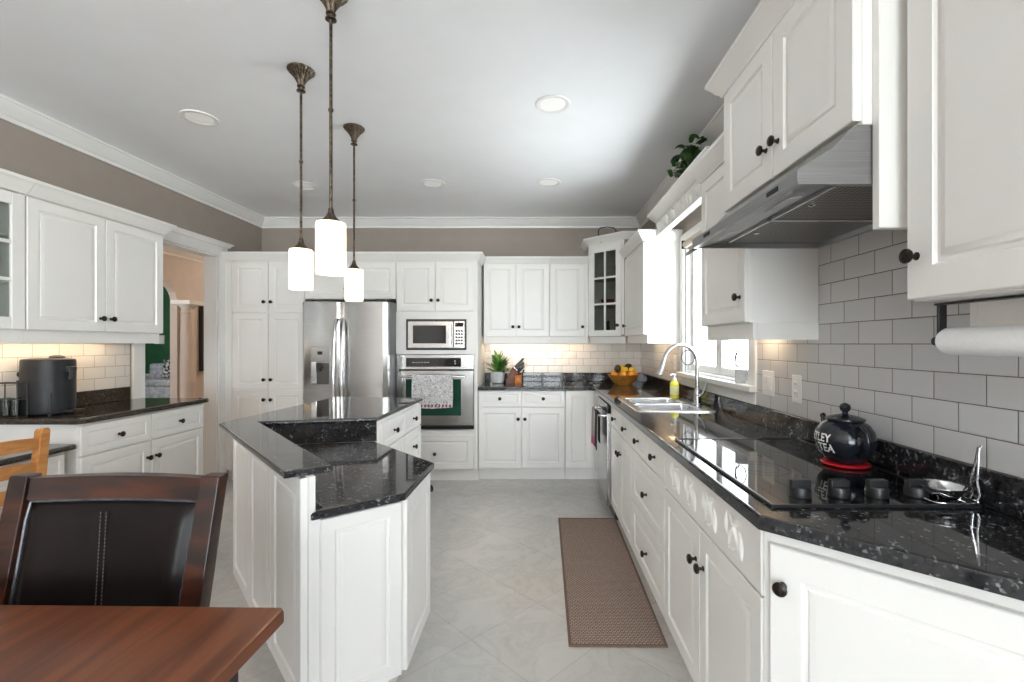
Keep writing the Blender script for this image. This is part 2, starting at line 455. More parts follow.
def dup(root, loc, rz=None, label=None, group=None):
    def cp(o, par):
        c = o.copy(); COL.objects.link(c)
        if par: c.parent = par
        for ch in [x for x in list(bpy.data.objects) if x.parent == o and x not in made]:
            made.add(ch); cp(ch, c)
        return c
    made = set()
    r = cp(root, None)
    r.location = loc
    if rz is not None: r.rotation_euler = (0, 0, rz)
    if label: r['label'] = label
    if group: r['group'] = group
    return r
def struct(name, bm, m): return obj(name, bm, m, kind='structure')

# ------------------------------------------------------------------ room shell
T = 0.12
def wall_with_holes(bm, axis, c0, c1, a0, a1, z0, z1, holes):
    """wall slab normal to axis between c0..c1, running a0..a1; holes (a0,a1,z0,z1)"""
    cuts = sorted({a0, a1, *[h[0] for h in holes], *[h[1] for h in holes]})
    for u0, u1 in zip(cuts, cuts[1:]):
        hs = [h for h in holes if h[0] <= u0 + 1e-6 and h[1] >= u1 - 1e-6]
        zs = [(z0, z1)]
        for h in hs:
            nz = []
            for s, e in zs:
                if h[2] > s: nz.append((s, min(h[2], e)))
                if h[3] < e: nz.append((max(h[3], s), e))
            zs = nz
        for s, e in zs:
            if axis == 'x': box(bm, c0, c1, u0, u1, s, e)
            else: box(bm, u0, u1, c0, c1, s, e)
HX = -9.0                                        # far side of the rooms beyond the doorway
DOOR = (3.54, 4.37, 0.0, 2.15)
bm = B(); box(bm, HX, WR+T, REAR-T, 10.8, -0.1, 0)
struct('floor', bm, FLOORM)
bm = B(); box(bm, HX, WR+T, REAR-T, 10.8, CEIL, CEIL+0.1)
struct('ceiling', bm, CEILP)
bm = B(); wall_with_holes(bm, 'x', WR, WR+T, REAR-T, WB+T, 0, CEIL, [RW, QW])
struct('wall_right', bm, WALLP)
bm = B(); wall_with_holes(bm, 'x', WL-T, WL, REAR-T, WB+T, 0, CEIL, [DOOR])
struct('wall_left', bm, WALLP)
bm = B(); box(bm, WL, WR, WB, WB+T, 0, CEIL)
struct('wall_back', bm, WALLP)
bm = B(); wall_with_holes(bm, 'y', REAR-T, REAR, WL, WR, 0, CEIL, [RE])
struct('wall_rear', bm, WALLP)

# ceiling crown moulding
CROWN = [(0, 0), (0.012, 0), (0.016, 0.02), (0.03, 0.028), (0.05, 0.05), (0.066, 0.072), (0.072, 0.084), (0.082, 0.088), (0.082, 0.10), (0, 0.10)]
bm = B(); sweep(bm, [(WL, REAR), (WL, WB), (WR, WB), (WR, REAR)], CROWN, closed=True, z=CEIL-0.10)
struct('trim_1', bm, TRIM)
bm = B()
BASEP = [(0, 0), (0.016, 0), (0.016, 0.09), (0.010, 0.105), (0, 0.11)]
sweep(bm, [(WL, REAR), (WL, 2.3)], BASEP)
struct('baseboard_left', bm, TRIM)

# doorway casing on the left wall, and jambs
bm = B()
box(bm, WL-0.001, WL+0.022, DOOR[0]-0.10, DOOR[0], 0, DOOR[3], 0.003)
box(bm, WL-0.001, WL+0.022, DOOR[1], DOOR[1]+0.10, 0, DOOR[3], 0.003)
box(bm, WL-0.001, WL+0.024, DOOR[0]-0.11, DOOR[1]+0.11, DOOR[3], DOOR[3]+0.085, 0.003)
sweep(bm, [(WL, DOOR[0]-0.115), (WL+0.022, DOOR[0]-0.115), (WL+0.022, DOOR[1]+0.115), (WL, DOOR[1]+0.115)],
      [(0, 0), (0.012, 0.004), (0.02, 0.02), (0.035, 0.032), (0.035, 0.042), (0, 0.042)], z=DOOR[3]+0.085)
box(bm, WL-T, WL, DOOR[0], DOOR[0]+0.014, 0, DOOR[3]); box(bm, WL-T, WL, DOOR[1]-0.014, DOOR[1], 0, DOOR[3])
box(bm, WL-T, WL, DOOR[0], DOOR[1], DOOR[3]-0.014, DOOR[3])
struct('door_1', bm, TRIM)

# tiled splashbacks (part of the walls)
bm = B()
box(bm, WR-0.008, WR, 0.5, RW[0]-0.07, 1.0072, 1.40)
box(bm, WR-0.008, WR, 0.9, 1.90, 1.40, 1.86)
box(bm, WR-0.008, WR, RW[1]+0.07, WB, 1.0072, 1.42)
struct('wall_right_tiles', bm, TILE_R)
bm = B(); box(bm, -0.57, WR-0.008, WB-0.008, WB, 1.0072, 1.42)
struct('wall_back_tiles', bm, TILE_B)
bm = B(); box(bm, WL, WL+0.008, 1.9, 3.42, 1.0072, 1.42)
struct('wall_left_tiles', bm, TILE_L)

# ------------------------------------------------------------------ windows
def casement(name, axis, c, a0, a1, z0, z1, n, casing=0.08, inward=-1, sill=True):
    """window frame in an opening; c = inner wall face, inward = direction of the room along the axis"""
    bm = B()
    def bx(u0, u1, v0, v1, w0, w1, bev=0.002):
        if axis == 'x': box(bm, c+inward*w0, c+inward*w1, u0, u1, v0, v1, bev)
        else: box(bm, u0, u1, c+inward*w0, c+inward*w1, v0, v1, bev)
    # lining
    bx(a0, a0+0.02, z0, z1, -T, 0); bx(a1-0.02, a1, z0, z1, -T, 0); bx(a0, a1, z1-0.02, z1, -T, 0); bx(a0, a1, z0, z0+0.02, -T, 0)
    # casing
    bx(a0-casing, a0, z0-0.0, z1+casing, 0, 0.02); bx(a1, a1+casing, z0-0.0, z1+casing, 0, 0.02); bx(a0, a1, z1, z1+casing, 0, 0.02)
    if sill:
        bx(a0-casing, a1+casing, z0-0.03, z0+0.004, 0, 0.05, 0.004)
        bx(a0-casing+0.01, a1+casing-0.01, z0-0.095, z0-0.03, 0, 0.016, 0.003)
    else:
        bx(a0-casing, a1+casing, z0-casing, z0, 0, 0.02)
    # sashes
    w = (a1-a0-0.04)/n
    for i in range(n):
        u0 = a0+0.02+i*w; u1 = u0+w
        s = 0.05
        bx(u0, u0+s, z0+0.02, z1-0.02, -0.085, -0.04, 0.004); bx(u1-s, u1, z0+0.02, z1-0.02, -0.085, -0.04, 0.004)
        bx(u0+s, u1-s, z0+0.02, z0+0.02+s, -0.085, -0.04, 0.004); bx(u0+s, u1-s, z1-0.02-s, z1-0.02, -0.085, -0.04, 0.004)
    o = struct(name, bm, TRIM)
    for i in range(n):
        u0 = a0+0.02+i*w+0.045; u1 = u0+w-0.09
        bm = B()
        if axis == 'x': box(bm, c-inward*0.06, c-inward*0.064, u0, u1, z0+0.06, z1-0.06)
        else: box(bm, u0, u1, c-inward*0.06, c-inward*0.064, z0+0.06, z1-0.06)
        obj('glass_pane', bm, GLASS, o)
    return o
w1 = casement('window_1', 'x', WR, RW[0], RW[1], RW[2], RW[3], 2)
casement('window_2', 'y', REAR, RE[0], RE[1], RE[2], RE[3], 4, inward=1)
casement('fill_window', 'x', WR, QW[0], QW[1], QW[2], QW[3], 3)  # unseen window added behind the camera to even out the light

# ------------------------------------------------------------------ cabinet making
def panel_mesh(bm, w, h, x0=0.0, z0=0.0, fr=0.058, t=0.02, raised=True, open_=None):
    """raised panel front; its face lies at y=-t .. 0 with its back on y=0"""
    fr = min(fr, w*0.24, h*0.24)
    def rng(i, y): return [(x0+i, y, z0+i), (x0+w-i, y, z0+i), (x0+w-i, y, z0+h-i), (x0+i, y, z0+h-i)]
    if raised:
        steps = [(0, 0), (0, -t+0.003), (0.003, -t), (fr-0.002, -t), (fr+0.003, -t+0.008), (fr+0.011, -t+0.009), (fr+0.015, -t+0.004), (fr+0.026, -t+0.002), (fr+0.029, -t+0.0004)]
        if min(w, h) < 2*(fr+0.045):
            steps = [(0, 0), (0, -t+0.003), (0.003, -t), (fr-0.002, -t), (fr+0.002, -t+0.005), (fr+0.006, -t+0.005), (fr+0.014, -t+0.001)]
    else:
        steps = [(0, 0), (0, -t+0.003), (0.003, -t)]
    loft(bm, [rng(i, y) for i, y in steps])
def knob(parent, x, y, z, m=None, lab=None):
    """mushroom knob standing out towards -y"""
    bm = B()
    lathe(bm, [(0.009, 0), (0.009, 0.002), (0.0055, 0.004), (0.005, 0.012), (0.008, 0.016), (0.0145, 0.019), (0.0165, 0.023), (0.0160, 0.027), (0.011, 0.0305), (0.0105, 0.0300), (0.006, 0.0315), (0, 0.032)], (0, 0, 0), 20, 'y')
    return obj('knob', bm, m or BRONZE, parent, loc=(x, y, z))
def front(parent, kind, x0, x1, z0, z1, knobs=(), fr=0.058, name=None, t=0.02, raised=True):
    g = 0.0015
    bm = B(); panel_mesh(bm, x1-x0-2*g, z1-z0-2*g, fr=fr, t=t, raised=raised)
    d = obj(name or kind, bm, WHITE, parent, loc=(x0+g, 0, z0+g))
    for kx, kz in knobs: knob(d, kx-x0-g, -t, kz-z0-g)
    return d
def glass_door(parent, x0, x1, z0, z1, cols, rows, knobs=(), fr=0.055, t=0.02):
    g = 0.0015; w = x1-x0-2*g; h = z1-z0-2*g
    bm = B()
    box(bm, 0, fr, -t, 0, 0, h, 0.002); box(bm, w-fr, w, -t, 0, 0, h, 0.002)
    box(bm, fr, w-fr, -t, 0, 0, fr, 0.002); box(bm, fr, w-fr, -t, 0, h-fr, h, 0.002)
    mw = 0.018
    for i in range(1, cols):
        x = fr+(w-2*fr)*i/cols; box(bm, x-mw/2, x+mw/2, -t+0.001, -0.004, fr, h-fr, 0.002)
    for i in range(1, rows):
        z = fr+(h-2*fr)*i/rows; box(bm, fr, w-fr, -t+0.001, -0.004, z-mw/2, z+mw/2, 0.002)
    d = obj('glass_door', bm, WHITE, parent, loc=(x0+g, 0, z0+g))
    bm = B(); box(bm, fr-0.003, w-fr+0.003, -0.008, -0.005, fr-0.003, h-fr+0.003)
    obj('glass_pane', bm, GREENG, d)
    for kx, kz in knobs: knob(d, kx-x0-g, -t, kz-z0-g)
    return d
def hollow(bm, w, d, z0, z1, t=0.018):
    box(bm, 0, t, 0, d, z0, z1); box(bm, w-t, w, 0, d, z0, z1)
    box(bm, t, w-t, 0, d, z0, z0+t); box(bm, t, w-t, 0, d, z1-t, z1); box(bm, t, w-t, d-0.008, d, z0+t, z1-t)
def base_cab(name, label, loc, rz, w, d, fronts, top=0.878, cat='cabinet', toe=0.055, group=None):
    t = thing(name, label, cat, loc, rz, group)
    bm = B(); box(bm, 0, w, 0, d, 0.118, top, 0.001)
    obj('body', bm, WHITE, t)
    bm = B(); box(bm, 0.0, w, toe, d, 0, 0.118)
    obj('toe_kick', bm, WHITE, t)
    for f in fronts: front(t, *f)
    return t
CABCR = [(0, 0), (0.006, 0), (0.010, 0.012), (0.022, 0.022), (0.036, 0.045), (0.046, 0.058), (0.052, 0.062), (0.052, 0.078), (0, 0.078)]
def cab_crown(parent, path, z, prof=CABCR, name='crown_moulding'):
    bm = B(); sweep(bm, path, prof, z=z)
    return obj(name, bm, WHITE, parent)
def wall_cab(name, label, loc, rz, w, d, z0, z1, fronts, group=None, valance=True, valpath=None):
    t = thing(name, label, 'cabinet', loc, rz, group)
    bm = B(); box(bm, 0, w, 0, d, z0, z1, 0.001)
    obj('body', bm, WHITE, t)
    for f in fronts: front(t, *f)
    if valance:
        bm = B(); box(bm, 0.0, w, 0.012, 0.030, z0-0.068, z0, 0.001)
        obj('light_valance', bm, WHITE, t)
    return t

# ---- back wall: pantry, cabinet over the fridge, oven tower (doors face -y, face plane y=4.44)
YF = 4.46
t = thing('pantry_cabinet', 'tall white pantry cabinet with six doors left of the fridge', 'cabinet', (-2.995, YF, 0))
bm = B(); box(bm, 0, 0.775, 0, 0.605, 0.118, 2.12, 0.001); obj('body', bm, WHITE, t)
bm = B(); box(bm, 0, 0.775, 0.055, 0.605, 0, 0.118); obj('toe_kick', bm, WHITE, t)
bm = B(); box(bm, 0, 0.08, -0.018, 0, 0.118, 2.12, 0.001); obj('filler_strip', bm, WHITE, t)
for z0, z1, kz in ((0.125, 0.882, 0.79), (0.888, 1.612, 0.98), (1.62, 2.10, 1.72)):
    front(t, 'door', 0.082, 0.427, z0, z1, [(0.395, kz)])
    front(t, 'door', 0.429, 0.775, z0, z1, [(0.462, kz)])
cab_crown(t, [(0, -0.02), (0.775, -0.02)], 2.112)

t = thing('fridge_top_cabinet', 'white two-door cabinet directly above the refrigerator', 'cabinet', (-2.22, YF, 0))
bm = B(); box(bm, 0, 0.87, 0, 0.605, 1.748, 2.12, 0.001); obj('body', bm, WHITE, t)
front(t, 'door', 0.002, 0.435, 1.75, 2.10, [(0.40, 1.84)])
front(t, 'door', 0.437, 0.868, 1.75, 2.10, [(0.472, 1.84)])
cab_crown(t, [(0, -0.02), (0.87, -0.02)], 2.112)

t = thing('oven_tower_cabinet', 'tall white cabinet tower housing the microwave and wall oven', 'cabinet', (-1.348, YF, 0))
bm = B()
box(bm, 0, 0.018, 0, 0.605, 0.118, 2.12); box(bm, 0.758, 0.776, 0, 0.605, 0.118, 2.12)
box(bm, 0.018, 0.758, 0.587, 0.605, 0.118, 2.12)
for z0, z1 in ((0.118, 0.50), (1.222, 1.26), (1.60, 2.12)): box(bm, 0.018, 0.758, 0, 0.587, z0, z1)
obj('body', bm, WHITE, t)
bm = B(); box(bm, 0, 0.776, 0.055, 0.605, 0, 0.118); obj('toe_kick', bm, WHITE, t)
bm = B()      # face frame around microwave
box(bm, 0, 0.10, -0.02, 0, 1.222, 1.628); box(bm, 0.67, 0.744, -0.02, 0, 1.222, 1.628)
box(bm, 0.10, 0.67, -0.02, 0, 1.222, 1.26); box(bm, 0.10, 0.67, -0.02, 0, 1.555, 1.628)
obj('surround_panel', bm, WHITE, t)
front(t, 'door', 0.002, 0.372, 1.632, 2.10, [(0.34, 1.735)])
front(t, 'door', 0.374, 0.744, 1.632, 2.10, [(0.405, 1.735)])
bm = B(); box(bm, 0.744, 0.776, -0.02, 0, 0.118, 2.12, 0.001); obj('filler_strip', bm, WHITE, t)
front(t, 'drawer', 0.002, 0.742, 0.125, 0.452, [(0.372, 0.275)])
cab_crown(t, [(0, -0.02), (0.776, -0.02), (0.776, 0.30)], 2.112)

# microwave
t = thing('microwave', 'built-in stainless microwave with dark trim above the oven', 'microwave', (-1.348, YF, 0))
bm = B(); box(bm, 0.105, 0.665, 0.0, 0.40, 1.265, 1.55); obj('body', bm, BLACKP, t)
bm = B()
box(bm, 0.098, 0.672, -0.030, -0.001, 1.262, 1.278, 0.002); box(bm, 0.098, 0.672, -0.030, -0.001, 1.540, 1.556, 0.002)
box(bm, 0.098, 0.112, -0.030, -0.001, 1.278, 1.540, 0.002); box(bm, 0.658, 0.672, -0.030, -0.001, 1.278, 1.540, 0.002)
obj('trim_frame', bm, BLACKP, t)
bm = B(); box(bm, 0.114, 0.548, -0.036, -0.002, 1.281, 1.537, 0.004)
d = obj('door', bm, STEEL, t)
bm = B(); box(bm, 0.165, 0.480, -0.0385, -0.034, 1.325, 1.497, 0.001); obj('door_window', bm, BLACKG, d)
bm = B(); cyl(bm, (0.522, -0.060, 1.31), (0.522, -0.060, 1.51), 0.009, seg=14)
cyl(bm, (0.522, -0.034, 1.33), (0.522, -0.060, 1.33), 0.006, seg=10); cyl(bm, (0.522, -0.034, 1.49), (0.522, -0.060, 1.49), 0.006, seg=10)
obj('handle', bm, CHROME, d)
bm = B(); box(bm, 0.552, 0.656, -0.034, -0.002, 1.281, 1.537, 0.003)
d = obj('control_panel', bm, STEEL, t)
bm = B(); box(bm, 0.565, 0.643, -0.0355, -0.033, 1.485, 1.522, 0.001)
obj('display', bm, BLACKG, d)
bm = B()
for i in range(5):
    for j in range(3): box(bm, 0.570+j*0.025, 0.588+j*0.025, -0.0355, -0.033, 1.315+i*0.03, 1.332+i*0.03, 0.001)
obj('keypad', bm, DARKGREY, d)

# wall oven
t = thing('wall_oven', 'stainless steel built-in wall oven with a towel over its handle', 'oven', (-1.348, YF, 0))
bm = B(); box(bm, 0.02, 0.756, 0.0, 0.55, 0.505, 1.217); obj('body', bm, BLACKP, t)
bm = B(); box(bm, 0.006, 0.742, -0.030, -0.001, 1.078, 1.218, 0.003)
d = obj('control_panel', bm, STEEL, t)
bm = B(); box(bm, 0.098, 0.622, -0.0325, -0.028, 1.103, 1.188, 0.001); obj('display', bm, BLACKG, d)
bm = B()
lathe(bm, [(0.006, 0), (0.006, 0.0015), (0, 0.0018)], (0.565, -0.0325, 1.156), 14, 'y')
lathe(bm, [(0.006, 0), (0.006, 0.0015), (0, 0.0018)], (0.565, -0.0325, 1.134), 14, 'y')
for i in range(6): box(bm, 0.16+i*0.028, 0.178+i*0.028, -0.0335, -0.032, 1.143, 1.147)
obj('button_marks', bm, PLASTW, d)
bm = B(); box(bm, 0.006, 0.742, -0.036, -0.001, 0.545, 1.066, 0.004)
d = obj('door', bm, STEEL, t)
GREENW = mat('green_tinted_oven_glass', (0.012, 0.06, 0.04), 0.04); noise_col(GREENW, (0.010, 0.052, 0.034), (0.014, 0.07, 0.046), 4)
bm = B(); box(bm, 0.098, 0.622, -0.0385, -0.034, 0.640, 0.985, 0.002); obj('door_window', bm, GREENW, d)
bm = B()
tube(bm, [(0.085+0.578*i/12, -0.082-0.006*math.sin(PI*i/12), 1.012) for i in range(13)], 0.011, 12)
cyl(bm, (0.10, -0.034, 1.012), (0.10, -0.082, 1.012), 0.009, seg=12); cyl(bm, (0.648, -0.034, 1.012), (0.648, -0.082, 1.012), 0.009, seg=12)
obj('handle', bm, CHROME, d)
bm = B(); box(bm, 0.006, 0.742, -0.030, -0.001, 0.512, 0.538, 0.002); obj('bottom_trim', bm, DARKGREY, t)

# oven towel
def towel_mat():
    m = mat('printed_white_towel', (0.8, 0.8, 0.8), 0.9)
    nt = m.node_tree; L = nt.links; b = bsdf(m)
    oc = objcoord(nt)
    w = nd(nt, 'ShaderNodeTexNoise'); w.inputs['Scale'].default_value = 17; w.inputs['Detail'].default_value = 4; w.inputs['Distortion'].default_value = 4.0
    L.new(oc, w.inputs['Vector'])
    r = nd(nt, 'ShaderNodeValToRGB'); cr = r.color_ramp
    cr.elements[0].position = 0.40; cr.elements[0].color = (0.80, 0.78, 0.78, 1)
    cr.elements[1].position = 0.62; cr.elements[1].color = (0.80, 0.78, 0.78, 1)
    for p, c in ((0.44, (0.80, 0.78, 0.78, 1)), (0.46, (0.03, 0.03, 0.04, 1)), (0.485, (0.03, 0.03, 0.04, 1)), (0.50, (0.75, 0.74, 0.74, 1)), (0.55, (0.8, 0.78, 0.78, 1)), (0.565, (0.05, 0.05, 0.06, 1)), (0.595, (0.8, 0.78, 0.78, 1))):
        e = cr.elements.new(p); e.color = c
    L.new(w.outputs['Fac'], r.inputs[0])
    # red woven band near the hem
    sx = nd(nt, 'ShaderNodeSeparateXYZ'); L.new(oc, sx.inputs[0])
    wv = nd(nt, 'ShaderNodeMath', operation='SINE'); ml = nd(nt, 'ShaderNodeMath', operation='MULTIPLY'); ml.inputs[1].default_value = 190
    L.new(sx.outputs[0], ml.inputs[0]); L.new(ml.outputs[0], wv.inputs[0])
    g1 = nd(nt, 'ShaderNodeMath', operation='GREATER_THAN'); g1.inputs[1].default_value = -0.1; L.new(wv.outputs[0], g1.inputs[0])
    a = nd(nt, 'ShaderNodeMath', operation='LESS_THAN'); a.inputs[1].default_value = 0.755; L.new(sx.outputs[2], a.inputs[0])
    c2 = nd(nt, 'ShaderNodeMath', operation='GREATER_THAN'); c2.inputs[1].default_value = 0.728; L.new(sx.outputs[2], c2.inputs[0])
    m1 = nd(nt, 'ShaderNodeMath', operation='MULTIPLY'); L.new(a.outputs[0], m1.inputs[0]); L.new(c2.outputs[0], m1.inputs[1])
    m2 = nd(nt, 'ShaderNodeMath', operation='MULTIPLY'); L.new(m1.outputs[0], m2.inputs[0]); L.new(g1.outputs[0], m2.inputs[1])
    mx = nd(nt, 'ShaderNodeMix', data_type='RGBA'); L.new(m2.outputs[0], mx.inputs['Factor']); L.new(r.outputs[0], mx.inputs['A']); mx.inputs['B'].default_value = (0.25, 0.05, 0.06, 1)
    L.new(mx.outputs['Result'], b.inputs['Base Color'])
    return m
def hung_cloth(x0, x1, ztop, zf, zb, yb, rad, nx=28, amp=0.006, seed=1, th=0.003):
    """cloth folded over a bar lying along x at height ztop, y=yb; zf/zb lower hems front/back"""
    rnd = random.Random(seed); ph = [rnd.uniform(0, 6) for _ in range(4)]
    bm = B(); grid = []
    path = []
    for k in range(15): path.append((yb-rad, zf+(ztop-zf)*k/14, 1-k/14))
    for k in range(1, 8): a = PI-PI*k/8; path.append((yb+rad*math.cos(a), ztop+rad*math.sin(a), 0))
    for k in range(11): path.append((yb+rad, ztop-(ztop-zb)*k/10, 0.25*k/10))
    for i in range(nx+1):
        u = i/nx; col = []
        for y, z, f in path:
            wv = amp*f*(math.sin(u*13+ph[0])+0.6*math.sin(u*23+ph[1]))
            sl = 0.006*f*math.sin(u*5+ph[2])
            col.append(bm.verts.new((x0+(x1-x0)*(u)+(0.5-u)*0.012*(1-f), y-abs(wv)*0.9 if y < yb else y, z+sl)))
        grid.append(col)
    for a, b in zip(grid, grid[1:]):
        for i in range(len(path)-1): bm.faces.new((a[i], a[i+1], b[i+1], b[i]))
    bmesh.ops.recalc_face_normals(bm, faces=bm.faces)
    bmesh.ops.solidify(bm, geom=bm.faces[:], thickness=th)
    return bm
bm = hung_cloth(-1.180, -0.790, 1.016, 0.722, 0.80, YF-0.088, 0.015, seed=3)
obj('dish_towel', bm, towel_mat(), label='white dish towel with black line drawings hanging over the oven handle', cat='towel', smooth=60)

# refrigerator (front at y=4.15)
t = thing('refrigerator', 'tall stainless double-door refrigerator with ice and water dispenser', 'refrigerator', (-2.106, 4.15, 0))
FW = 0.763
CASEM = mat('fridge_side_grey', (0.16, 0.16, 0.165), 0.4); noise_col(CASEM, (0.15, 0.15, 0.155), (0.17, 0.17, 0.175), 12)
bm = B(); box(bm, 0.006, FW-0.006, 0.085, 0.80, 0.03, 1.705, 0.004); obj('body', bm, CASEM, t)
def fridge_door(x0, x1, z0, z1, nm):
    bm = B(); rings = []
    n = 12; 
    def sec(z, ins):
        pts = [(x0+ins, 0.078, z), (x0+ins, 0.03+ins, z)]
        for i in range(n+1):
            u = i/n; x = x0+ins+(x1-x0-2*ins)*u
            e = min(u, 1-u)*(x1-x0)
            y = 0.03*max(0, 1-e/0.03)**2 if e < 0.03 else 0
            pts.append((x, y+0.0+ins-0.006*math.sin(PI*u), z))
        pts += [(x1-ins, 0.03+ins, z), (x1-ins, 0.078, z)]
        return pts
    loft(bm, [sec(z0, 0.004), sec(z0+0.006, 0), sec(z1-0.006, 0), sec(z1, 0.004)])
    return obj(nm, bm, STEEL, t)
dl = fridge_door(0.0, 0.348, 0.06, 1.70, 'freezer_door')
dr = fridge_door(0.354, FW, 0.06, 1.70, 'fridge_door')
for d, x in ((dl, 0.318), (dr, 0.390)):
    bm = B()
    tube(bm, [(x, -0.012-0.055*math.sin(PI*min(1, max(0, i/20)))**0.5, 0.40+1.15*i/20) for i in range(21)], 0.012, 12, radii=[0.011+0.004*math.sin(PI*i/20) for i in range(21)])
    obj('handle', bm, CHROME, d)
bm = B(); box(bm, 0.085, 0.265, -0.008, 0.0, 0.945, 1.300, 0.003)
d = obj('ice_dispenser', bm, STEEL, t)
bm = B(); box(bm, 0.093, 0.257, -0.011, -0.006, 1.165, 1.290, 0.002); obj('dispenser_control', bm, STEEL, d)
bm = B(); box(bm, 0.150, 0.195, -0.013, -0.009, 1.225, 1.255, 0.001); obj('display', bm, BLACKG, d)
bm = B(); box(bm, 0.098, 0.252, -0.0095, -0.0075, 0.960, 1.150, 0.001); obj('recess', bm, mat('dispenser_recess', (0.10, 0.095, 0.09), 0.35, 0.6), d)
bm = B(); box(bm, 0.096, 0.145, -0.016, -0.009, 0.968, 1.160, 0.003); obj('drip_panel', bm, CHROME, d)
bm = B(); box(bm, 0.158, 0.200, -0.030, -0.009, 1.10, 1.155, 0.003); box(bm, 0.168, 0.190, -0.035, -0.012, 1.075, 1.10, 0.003); obj('spout', bm, BLACKP, d)
bm = B()
box(bm, 0.02, 0.10, 0.03, 0.10, 1.702, 1.722, 0.004); box(bm, FW-0.10, FW-0.02, 0.03, 0.10, 1.702, 1.722, 0.004)
obj('hinge_cover', bm, BLACKP, t)
bm = B(); box(bm, 0.01, FW-0.01, 0.02, 0.09, 0.0, 0.055, 0.003); box(bm, 0.02, FW-0.02, 0.09, 0.78, 0.0, 0.03); obj('base_grille', bm, BLACKP, t)

# ---- back run of base cabinets and wall cabinets
t = base_cab('base_cabinet', 'white base cabinet with two drawers over two doors beneath the back countertop', (-0.570, YF+0.04, 0), 0, 0.835, 0.565, [
    ('drawer', 0.002, 0.416, 0.716, 0.872, [(0.209, 0.795)], 0.045), ('drawer', 0.418, 0.833, 0.716, 0.872, [(0.626, 0.795)], 0.045),
    ('door', 0.002, 0.416, 0.125, 0.712, [(0.385, 0.60)]), ('door', 0.418, 0.833, 0.125, 0.712, [(0.450, 0.60)])])
t = base_cab('corner_cabinet', 'white blind corner base cabinet beside the dishwasher with one tall door', (0.267, YF+0.04, 0), 0, 0.86, 0.565, [
    ('door', 0.002, 0.270, 0.125, 0.872, ())])
bm = B(); box(bm, 0.290, 0.866, -0.445, -0.002, 0.118, 0.878, 0.001); obj('filler_panel', bm, WHITE, t)

YU = WB-0.305+0.02
t = wall_cab('wall_cabinet', 'white wall cabinet with two paired doors above the potted plant', (-0.553, YU, 0), 0, 0.676, 0.283, 1.392, 2.16, [
    ('door', 0.002, 0.331, 1.394, 2.140, [(0.302, 1.495)]), ('door', 0.333, 0.674, 1.394, 2.140, [(0.364, 1.495)])])
cab_crown(t, [(0.0, -0.02), (0.676, -0.02)], 2.142, [(p[0]*0.8, p[1]*0.85) for p in CABCR])
t = wall_cab('wall_cabinet', 'white single-door wall cabinet left of the glass corner cabinet', (0.124, YU, 0), 0, 0.395, 0.283, 1.392, 2.16, [
    ('door', 0.002, 0.362, 1.394, 2.140, [(0.335, 1.495)])])
bm = B(); box(bm, 0.364, 0.395, -0.018, 0, 1.392, 2.16, 0.001); obj('filler_strip', bm, WHITE, t)
cab_crown(t, [(0.0, -0.02), (0.395, -0.02)], 2.142, [(p[0]*0.8, p[1]*0.85) for p in CABCR])

# diagonal glass corner wall cabinet
t = thing('corner_wall_cabinet', 'tall diagonal white corner cabinet with a six-pane glass door', 'cabinet', (0, 0, 0))
FP = [(0.524, 4.765), (0.83, 4.46), (WR-0.01, 4.46), (WR-0.01, WB-0.01), (0.524, WB-0.01)]
ct = 2.33
bm = B()
slab(bm, FP, 1.392, 1.41, 0); slab(bm, FP, ct-0.018, ct, 0)
for z in (1.70, 1.99): slab(bm, offset_poly(FP, 0.02), z, z+0.012, 0)
for a, b in ((1, 2), (2, 3), (3, 4), (4, 0)):
    p, q = Vector(FP[a]), Vector(FP[b]); dd = (q-p).normalized(); nn = Vector((-dd.y, dd.x))
    quad = [p, q, q+nn*0.014, p+nn*0.014]
    slab(bm, [tuple(v) for v in quad], 1.41, ct-0.018, 0)
obj('body', bm, CABIN, t)
dv = (Vector(FP[1])-Vector(FP[0])); dl_ = dv.length; ang = math.atan2(dv.y, dv.x)
fr = bpy.data.objects.new('face_frame', None)
bm = B()
box(bm, 0, 0.045, -0.004, 0.014, 1.41, ct); box(bm, dl_-0.045, dl_, -0.004, 0.014, 1.41, ct); box(bm, 0.045, dl_-0.045, -0.004, 0.014, 2.285, ct)
ff = obj('face_frame', bm, WHITE, t, loc=(FP[0][0], FP[0][1], 0), rot=(0, 0, ang))
gd = glass_door(t, 0.022, dl_-0.022, 1.394, 2.295, 2, 3, [(dl_-0.05, 1.50)], fr=0.06)
gd.matrix_basis = Matrix.Translation((FP[0][0], FP[0][1], 0)) @ Matrix.Rotation(ang, 4, 'Z') @ Matrix.Translation((0.0235, -0.004, 1.3955))
bm = B(); sweep(bm, [(FP[4][0], WB-0.01), (FP[0][0], 4.765-0.01), (FP[1][0]-0.004, 4.45), (WR-0.01, 4.45)], [(p[0]*1.1, p[1]*0.85) for p in CABCR], z=ct-0.01)
obj('crown_moulding', bm, WHITE, t)
bm = B(); slab(bm, [(0.54, 4.775), (0.835, 4.48), (0.85, 4.495), (0.555, 4.79)], 1.325, 1.392, 0); obj('light_valance', bm, WHITE, t)

